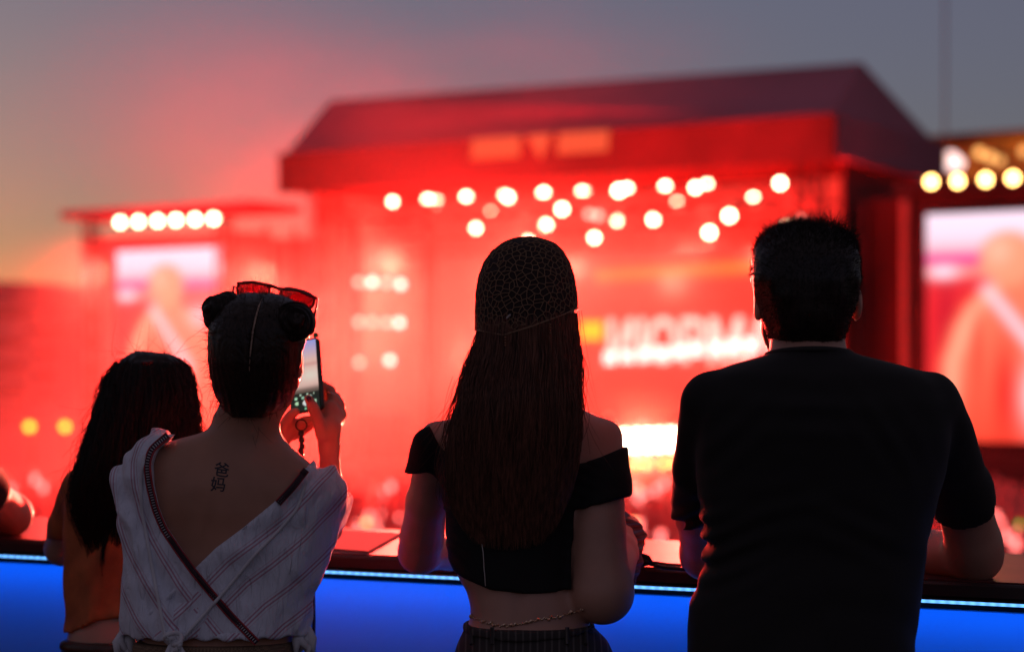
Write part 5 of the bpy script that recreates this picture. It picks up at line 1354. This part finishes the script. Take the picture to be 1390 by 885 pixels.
# tattoo: two characters inked between the shoulder blades
m_ink = mat('tattoo_ink', (.022, .016, .026), .55)
def tattoo(ch, px, py, size, tilt, name='tattoo'):
    cu = bpy.data.curves.new(name, 'FONT'); cu.body = ch; cu.size = 1; cu.align_x = 'CENTER'; cu.resolution_u = 2; cu.offset = .012
    to = bpy.data.objects.new(name, cu); COL.objects.link(to)
    me = bpy.data.meshes.new_from_object(to.evaluated_get(bpy.context.evaluated_depsgraph_get())); bpy.data.objects.remove(to)
    bmm = __import__('bmesh').new(); bmm.from_mesh(me); __import__('bmesh').ops.triangulate(bmm, faces=bmm.faces)
    bmm.to_mesh(me); bmm.free()
    A = np.array([v.co[:] for v in me.vertices]); c_ = (A.max(0) + A.min(0)) / 2
    vs = []
    for a in A - c_:
        x, y = a[0] * size, a[1] * size * 1.0; X = px + x * math.cos(tilt) + y * math.sin(tilt); Y = py - (y * math.cos(tilt) - x * math.sin(tilt))
        sp = surf(br, X, Y, DB, .0012, 2.35); gx = sp.x - (P(318, 0, 3.45).x + (sp.z - P(0, 600, 3.45).z) * .25)
        sp.y += .005 * math.exp(-(gx / .012) ** 2) * min(1, max(0, (P(0, 630, 3.45).z - sp.z) * 10)); sp.y += body_fix(sp); vs.append(sp)
    fs = [tuple(p.vertices) for p in me.polygons]
    o = mesh_obj(name, vs, fs, m_ink, bw); return o
def body_fix(sp):
    """march onto the real skin"""
    y = sp.y - .02
    for _ in range(24):
        d = float(b_body(np.array([sp.x]), np.array([y]), np.array([sp.z]))[0]); 
        if d < .0009: break
        y += max(d * .7, .0003)
    return y - sp.y
tattoo('爸', 301, 637, 21, R(8)); tattoo('妈', 296, 657, 21, R(4))
# thin necklace wisp
# ------------- sunglasses pushed up on the head
sgm = mat('tortoise_frame', (.05, .008, .008), .18); m_lens = bpy.data.materials.new('red_lens'); m_lens.use_nodes = True; N, L = m_lens.node_tree.nodes, m_lens.node_tree.links; N.clear()
ou = N.new('ShaderNodeOutputMaterial'); tr_ = N.new('ShaderNodeBsdfTransparent'); tr_.inputs[0].default_value = (.30, .07, .11, 1); gl = N.new('ShaderNodeBsdfGlossy'); gl.inputs['Roughness'].default_value = .05; mxs = N.new('ShaderNodeMixShader'); mxs.inputs[0].default_value = .12
L.new(tr_.outputs[0], mxs.inputs[1]); L.new(gl.outputs[0], mxs.inputs[2]); L.new(mxs.outputs[0], ou.inputs['Surface'])
sg_ = empty('sunglasses', P(372, 400, 3.53), 'red lensed sunglasses pushed up between the two hair buns', 'sunglasses')
fmb = MB()
def lens_loop(cx_, cy_, w_, h_, tilt, d, n=26, grow=1.0):
    out = []
    for k in range(n):
        a = 2 * math.pi * k / n; c_, s_ = math.cos(a), math.sin(a)
        x = math.copysign(abs(c_) ** .7, c_) * w_ * grow; y = math.copysign(abs(s_) ** .7, s_) * h_ * grow * (1.0 - .12 * c_)
        out.append(P(cx_ + x * math.cos(tilt) + y * math.sin(tilt), cy_ - y * math.cos(tilt) + x * math.sin(tilt), d + .0004 * abs(x)))
    return out
for cx_, cy_, w_, h_, ti in ((344, 394, 22, 10.5, R(3)), (403, 406, 24, 12.5, R(12))):
    lp = lens_loop(cx_, cy_, w_, h_, ti, 3.53); fmb.tube(lp, .0022, 8, True)
    MB().prism(lens_loop(cx_, cy_, w_, h_, ti, 3.531, grow=.97), Vector((0, .0015, 0))).build('lens', m_lens, sg_)
fmb.tube([P(365, 391, 3.532), P(372, 389, 3.532), (P(380, 394, 3.532))], .002, 7)
fmb.tube([P(322, 391, 3.532), P(317, 389, 3.535), P(316, 396, 3.50), P(296, 440, 3.50)], .0019, 7)
fmb.tube([P(426, 404, 3.532), P(431, 406, 3.53), P(429, 418, 3.49), P(426, 432, 3.47)], .0021, 7)
fmb.tube([P(322, 385, 3.53), P(344, 383, 3.53), P(368, 388, 3.53), P(378, 392, 3.53), P(403, 394, 3.53), P(430, 405, 3.53)], .0028, 7)
fmb.build('frame', sgm, sg_, True)
# ------------- phone with wrist cord
ph_o = empty('smartphone', P(418, 510, 3.74), 'lit smartphone held up in the hand of the person with two buns', 'phone')
TR, BR, BL = P(434.5, 457, 3.735), P(436.5, 556, 3.725), P(395, 563, 3.775)
ux = (BR - BL).normalized(); uz = (TR - BR); uz = (uz - ux * uz.dot(ux)).normalized(); un = uz.cross(ux)     # towards the far side
PWd, PHt = (BR - BL).length, (TR - BR).length
cc = BL + ux * PWd / 2 + uz * PHt / 2
def rrect(w_, h_, r_, n=5):
    out = []
    for qx, qz, a0 in ((1, 1, 0), (-1, 1, 90), (-1, -1, 180), (1, -1, 270)):
        for k in range(n + 1):
            a = R(a0 + 90 * k / n); out.append((qx * (w_ / 2 - r_) + r_ * math.cos(a), qz * (h_ / 2 - r_) + r_ * math.sin(a)))
    return out
m_ph = mat('phone_case', (.015, .03, .02), .25)
MB().prism([cc + ux * a + uz * b_ for a, b_ in rrect(PWd, PHt, .009)], un * .0085).build('case', m_ph, ph_o)
def phone_fn(u, v):
    c = lerp3((.95, .60, .52), (.42, .42, .85), np.clip((v - .72) / .26, 0, 1))
    c = lerp_arr(c, np.array((.75, .30, .28)), np.exp(-((v - .66) / .03) ** 2) * .6)
    c = lerp_arr(c, np.array((.95, .85, .72)), np.exp(-(((v - .50) / .09) ** 2 + ((u - .75) / .35) ** 2)) * .9)
    c = lerp_arr(c, np.array((.12, .09, .07)), 1 / (1 + np.exp((v - .33) * 60)))
    c = lerp_arr(c, np.array((.01, .02, .015)), (v < .255) * 1.0)
    for (a, b_, r_, col_) in ((.18, .19, .05, (.5, .9, .6)), (.42, .19, .05, (.4, .7, .5)), (.68, .2, .05, (.7, .9, .75)), (.2, .12, .06, (.55, .9, .55)), (.5, .115, .085, (.9, .95, .9)), (.85, .12, .055, (.5, .8, .55)), (.35, .235, .03, (.6, .8, .6)), (.6, .235, .03, (.6, .8, .6)), (.82, .235, .03, (.6, .8, .6)), (.5, .03, .03, (.3, .9, .5))):
        c = lerp_arr(c, np.array(col_), ((((u - a) / r_) ** 2 + ((v - b_) / (r_ * .48)) ** 2) < 1) * 1.0)
    return c
m_scr = attr_emat('phone_screen', 'picture', .72)
picture_grid('screen', BL + ux * .003 + uz * .003 - un * .0006, ux, uz, PWd - .006, PHt - .006, 34, 80, phone_fn, m_scr, ph_o)
MB().lathe(P(428.5, 455, 3.737), -un, [(-.003, .0045), (.0, .0055), (.0025, .005)], 12).build('green_corner_bumper', mat('green_bumper', (.02, .22, .08), .3), ph_o)
lan = empty('phone_cord', P(409, 577, 3.76), 'black beaded wrist cord hanging from a ring below the phone', 'cord')
MB().tube([P(409 + 7.5 * math.cos(a), 577 + 7.5 * math.sin(a), 3.765) for a in np.linspace(0, 6.283, 21)[:-1]], .0014, 7, True).build('ring', m_ph, lan, True)
lm = MB(); lm.tube([P(x, y, 3.765) for x, y in ((409, 584), (409, 600), (410, 616), (411, 640), (414, 690), (420, 740), (425, 790), (426, 840), (425, 900))], .0036, 7)
for x, y in ((409, 588), (409.5, 597), (410, 606), (408.5, 612), (410, 622), (411, 631)): lm.lathe(P(x, y, 3.765), (0, 0, 1), [(-.006, .003), (-.003, .0058), (.003, .0056), (.006, .003)], 9)
lm.build('cord', m_strap, lan, True)
# ---------------------------------------------------------------- woman in orange with long dark hair, a little farther along the counter
DO = 3.92; ko = DO / FPX
ow = empty('person', (P(180, 800, DO).x, DO, 0), 'person with long dark hair and orange top, partly hidden behind white blouse', 'person')
orr = rows([(600, 165, 228, 3.92, .05), (618, 150, 245, 3.92, .058), (630, 122, 268, 3.92, .066), (642, 106, 284, 3.92, .078), (660, 98, 292, 3.92, .09), (690, 95, 296, 3.92, .10), (721, 94, 292, 3.92, .10), (760, 97, 282, 3.91, .094),
            (800, 97, 276, 3.90, .09), (835, 99, 276, 3.89, .092), (860, 94, 282, 3.88, .10), (900, 84, 292, 3.88, .108), (950, 78, 298, 3.88, .11)])
ot = loft(orr, 2.35)
aL = [P(110, 662, 3.92), P(93, 710, 4.0), P(84, 744, 4.06)]; aLr = [24 * ko, 22.5 * ko, 22.5 * ko]
fL = [P(84, 744, 4.06), P(120, 744, 4.2), P(165, 728, 4.33)]; fLr = [21.5 * ko, 19 * ko, 13 * ko]
aR = [P(280, 662, 3.92), P(300, 710, 4.0), P(305, 742, 4.06)]; fR = [P(305, 742, 4.06), P(260, 744, 4.12), P(215, 732, 4.24)]
hco = P(204, 552, 3.92); hso, HMo = head_sdf(hco, .068, .098, R(-6), R(-4), .85)
oa = union([chain(aL, aLr), chain(fL, fLr)], .02); ob = union([chain(aR, aLr), chain(fR, fLr)], .02)
nko = cone(P(200, 640, 3.92), P(203, 575, 3.92), .052, .046)
h1 = hand_sdf(frame(P(165, 728, 4.33), ED * .95 + EN * .3, (0, .1, -1)), .35, .9, -1); h2 = hand_sdf(frame(P(215, 732, 4.24), ED * -.95 + EN * .4, (0, .1, -1)), .35, .9, 1)
def o_body(X, Y, Z_):
    d = smin(ot(X, Y, Z_), np.minimum(oa(X, Y, Z_), ob(X, Y, Z_)), .02); d = smin(d, nko(X, Y, Z_), .03); d = smin(d, hso(X, Y, Z_), .02)
    return np.minimum(d, np.minimum(h1(X, Y, Z_), h2(X, Y, Z_)))
lo, hi = bbox(aL + aR + fL + fR + [hco, P(90, 945, 3.88), P(290, 945, 3.88)], .12); hi[1] += .06
sdf_obj('body', o_body, lo, hi, .006, SKIN, ow)
add_eyes(HMo, .070, ow)
OR = mat('orange_tie_dye', (.50, .115, .035), .8, noise=(18, .30), bump=(400, .3, .0006))
slo = chain([aL[0], P(92, 712, 4.0), P(88, 730, 4.03)], [27 * ko, 26 * ko, 27 * ko]); slo2 = chain([aR[0], P(298, 712, 4.0), P(303, 730, 4.03)], [27 * ko, 26 * ko, 27 * ko])
hemo = lineZ([(60, 866), (92, 862), (108, 854), (130, 843), (166, 838), (230, 840), (300, 850)], 3.80)
def o_top(X, Y, Z_):
    a = ot(X, Y, Z_) - .009 + .004 * np.sin(X * 90 + 5 * vnoise(X, Y, Z_, 6, 2)) * np.clip((P(0, 690, 3.9).z - Z_) * 6, 0, 1) + .004 * vnoise(X, Y, Z_, 12, 3) + .0018 * vnoise(X, Y, Z_, 35, 3)
    a = smax(a, hemo(X) - Z_, .003)
    s_ = np.minimum(slo(X, Y, Z_), slo2(X, Y, Z_)) + .002 * vnoise(X, Y, Z_, 25, 5); s_ = smax(s_, P(0, 733, 4.0).z - Z_, .003)
    d = smin(a, s_, .015)
    return smax(d, -ellip(P(202, 618, 3.92), (.075, .09, .022))(X, Y, Z_), .004)
sdf_obj('top', o_top, lo, hi, .0055, OR, ow)
BRN = mat('brown_skirt_leather', (.045, .022, .016), .45, bump=(200, .2, .0006))
wo = rows([(864, 88, 288, 3.88, .108), (876, 85, 292, 3.88, .112), (905, 80, 298, 3.88, .118), (950, 74, 302, 3.88, .12), (1000, 76, 300, 3.88, .115)])
legs_obj(wo, P(188, 1000, 3.88), .165, BRN, ow)
bt_ = loft(rows([(864, 82, 292, 3.88, .116), (884, 80, 296, 3.88, .12)]), 2.4)
sdf_obj('belt', bt_, P(65, 892, 3.74), P(310, 858, 4.04), .005, mat('brown_belt', (.06, .022, .015), .35), ow)
oh = rows([(474, 188, 216, 3.92, .02), (479, 174, 234, 3.92, .045), (488, 162, 250, 3.92, .065), (502, 154, 259, 3.92, .084), (528, 144, 264, 3.915, .098), (556, 136, 266, 3.905, .10), (585, 126, 268, 3.89, .092), (626, 112, 270, 3.86, .072),
           (650, 104, 268, 3.845, .056), (680, 100, 262, 3.838, .042), (705, 104, 244, 3.832, .026), (730, 112, 215, 3.83, .016), (755, 124, 185, 3.83, .009), (775, 132, 165, 3.83, .005)])
ohl = loft(oh, 2.2)
def o_hair(X, Y, Z_):
    a = np.arctan2(Y - 3.88, X - hco.x)
    d = ohl(X, Y, Z_) + .006 + .0025 * np.sin(a * 38 + 5 * vnoise(X, Y, Z_ * .3, 9, 2)) + .004 * vnoise(X, Y, Z_ * .35, 22, 4)
    return smax(d, np.minimum(Y - (hco.y + .02), P(0, 500, 3.92).z - Z_), .006)
sdf_obj('hair', o_hair, P(88, 785, 3.70), P(285, 466, 4.05), .005, HAIR_BLACK, ow)
S1 = sheet_strands(oh, 2600, P(0, 492, 3.9).z, P(0, 765, 3.83).z, 3.9, phi=(-.3, math.pi + .3), lift=(.90, 1.04), wav=.010, seed=15, endvar=.17, nexp=2.2)
S2 = sheet_strands(oh, 150, P(0, 485, 3.9).z, P(0, 720, 3.83).z, 3.9, phi=(-.3, math.pi + .3), lift=(1.0, 1.12), wav=.016, seed=16, endvar=.14, nexp=2.2, flare=.08)
strands('long_hair', np.concatenate([S1, S2]), .0009, .0003, HAIR_BLACK, ow)
g_ = np.random.default_rng(44); n_ = 90
t_ = np.linspace(0, 1, 16); base_ = np.array([tuple(P(np.interp(v, [0, .4, 1], [152, 142, 139]), np.interp(v, [0, 1], [690, 830]), 3.815)) for v in t_])
lk = base_[None] + g_.normal(0, .0035, (n_, 1, 3)) * (1 - t_[None, :, None] * .5) + .003 * np.sin(t_[None, :, None] * 7 + g_.uniform(0, 6, (n_, 1, 1)))
strands('hair_lock', lk, .0008, .0003, HAIR_BLACK, ow)
st_ = [tuple(P(x, y, 3.88)) for x, y in zip(g_.uniform(150, 240, 40), np.abs(g_.normal(0, 5, 40)) + 480)]
strands('loose_hair', fly(g_, st_, [( (q[0] - hco.x) * 5, -.2, .35) for q in st_], g_.uniform(.02, .06, 40), 12, .8), .0005, .0002, HAIR_BLACK, ow)
st_ = [tuple(P(np.interp(y, [500, 640], [152, 106]), y, 3.88)) for y in g_.uniform(500, 640, 26)]
strands('loose_hair', fly(g_, st_, [(-.45, -.1, -.8)] * 26, g_.uniform(.03, .08, 26), 10, .5), .0005, .0002, HAIR_BLACK, ow)
for k in range(1):
    cl = MB().tube([P(192 + 3 * i, 492 + .6 * math.sin(i), 3.815) for i in range(6)], .004, 7); cl.build('hair_clip', sgm, ow, True)

# ---------------------------------------------------------------- neighbour at the left edge: only the elbow on the counter is in view
DL = 4.05; kl = DL / FPX
lw = empty('person', (P(-150, 800, DL).x, DL, 0), 'person mostly out of frame at far left, bare elbow resting on the counter', 'person')
lr = rows([(560, -185, -115, 4.05, .055), (580, -215, -85, 4.05, .065), (596, -250, -50, 4.05, .085), (625, -262, -38, 4.05, .10), (680, -262, -40, 4.05, .11), (760, -250, -52, 4.04, .11), (840, -246, -56, 4.02, .11), (900, -255, -48, 4.02, .115), (990, -262, -42, 4.02, .12)])
lt = loft(lr, 2.4)
aR = [P(-62, 622, 4.08), P(-22, 672, 4.26), P(14, 698, 4.40)]; aRr = [36 * kl, 33 * kl, 30 * kl]
fR = [P(14, 698, 4.40), P(-20, 706, 4.50), P(-75, 702, 4.62)]; fRr = [30 * kl, 25 * kl, 17 * kl]
aL = [P(-240, 622, 4.08), P(-262, 680, 4.2), P(-262, 716, 4.34)]; fL = [P(-262, 716, 4.34), P(-215, 706, 4.5), P(-165, 700, 4.6)]
hcl = P(-150, 490, 4.05); hsl, HMl = head_sdf(hcl, .074, .115, 0, 0)
la = union([chain(aR, aRr), chain(fR, fRr)], .02); lb_ = union([chain(aL, aRr), chain(fL, fRr)], .02); nk_ = cone(P(-150, 590, 4.05), P(-150, 530, 4.05), .058, .054)
h1 = hand_sdf(frame(P(-75, 702, 4.62), -ED, (0, .1, -1)), .35, 1, 1); h2 = hand_sdf(frame(P(-165, 700, 4.6), ED, (0, .1, -1)), .35, 1, -1)
def l_body(X, Y, Z_):
    d = smin(lt(X, Y, Z_), np.minimum(la(X, Y, Z_), lb_(X, Y, Z_)), .02); d = smin(d, nk_(X, Y, Z_), .03); d = smin(d, hsl(X, Y, Z_), .02)
    return np.minimum(d, np.minimum(h1(X, Y, Z_), h2(X, Y, Z_)))
lo, hi = bbox(aL + aR + fL + fR + [hcl, P(-255, 985, 4.0), P(-50, 985, 4.0)], .13); hi[1] += .04
sdf_obj('body', l_body, lo, hi, .007, SKIN, lw)
add_eyes(HMl, .074, lw)
s1 = chain([aR[0], P(-26, 664, 4.24)], [42 * kl, 40 * kl]); s2 = chain([aL[0], P(-260, 668, 4.19)], [42 * kl, 40 * kl])
c1_ = half(P(-8, 668, 4.27), aR[1] - aR[0])
sdf_obj('shirt', lambda X, Y, Z_: np.maximum(smin(np.maximum(lt(X, Y, Z_) - .007, P(0, 975, 4.0).z - Z_), np.minimum(smax(s1(X, Y, Z_), c1_(X, Y, Z_), .003), s2(X, Y, Z_)), .02) + .003 * vnoise(X, Y, Z_, 12, 2), -ellip(P(-150, 566, 4.05), (.07, .08, .02))(X, Y, Z_)), lo, hi, .007, TEE, lw)
legs_obj(rows([(935, -260, -44, 4.02, .115), (1000, -262, -40, 4.02, .12)]), P(-151, 990, 4.02), .16, JEANS, lw)
hl2 = ellip(hcl + Vector((0, -.015, .03)), (.086, .104, .098))
hv2 = lambda X, Y, Z_: smax(hl2(X, Y, Z_) + .003 * vnoise(X, Y, Z_, 40, 2), np.minimum(Y - (hcl.y + .02), hcl.z + .06 - Z_), .004)
sdf_obj('hair', hv2, hcl - Vector((.12, .14, .12)), hcl + Vector((.12, .14, .15)), .006, HAIR_BLACK, lw)
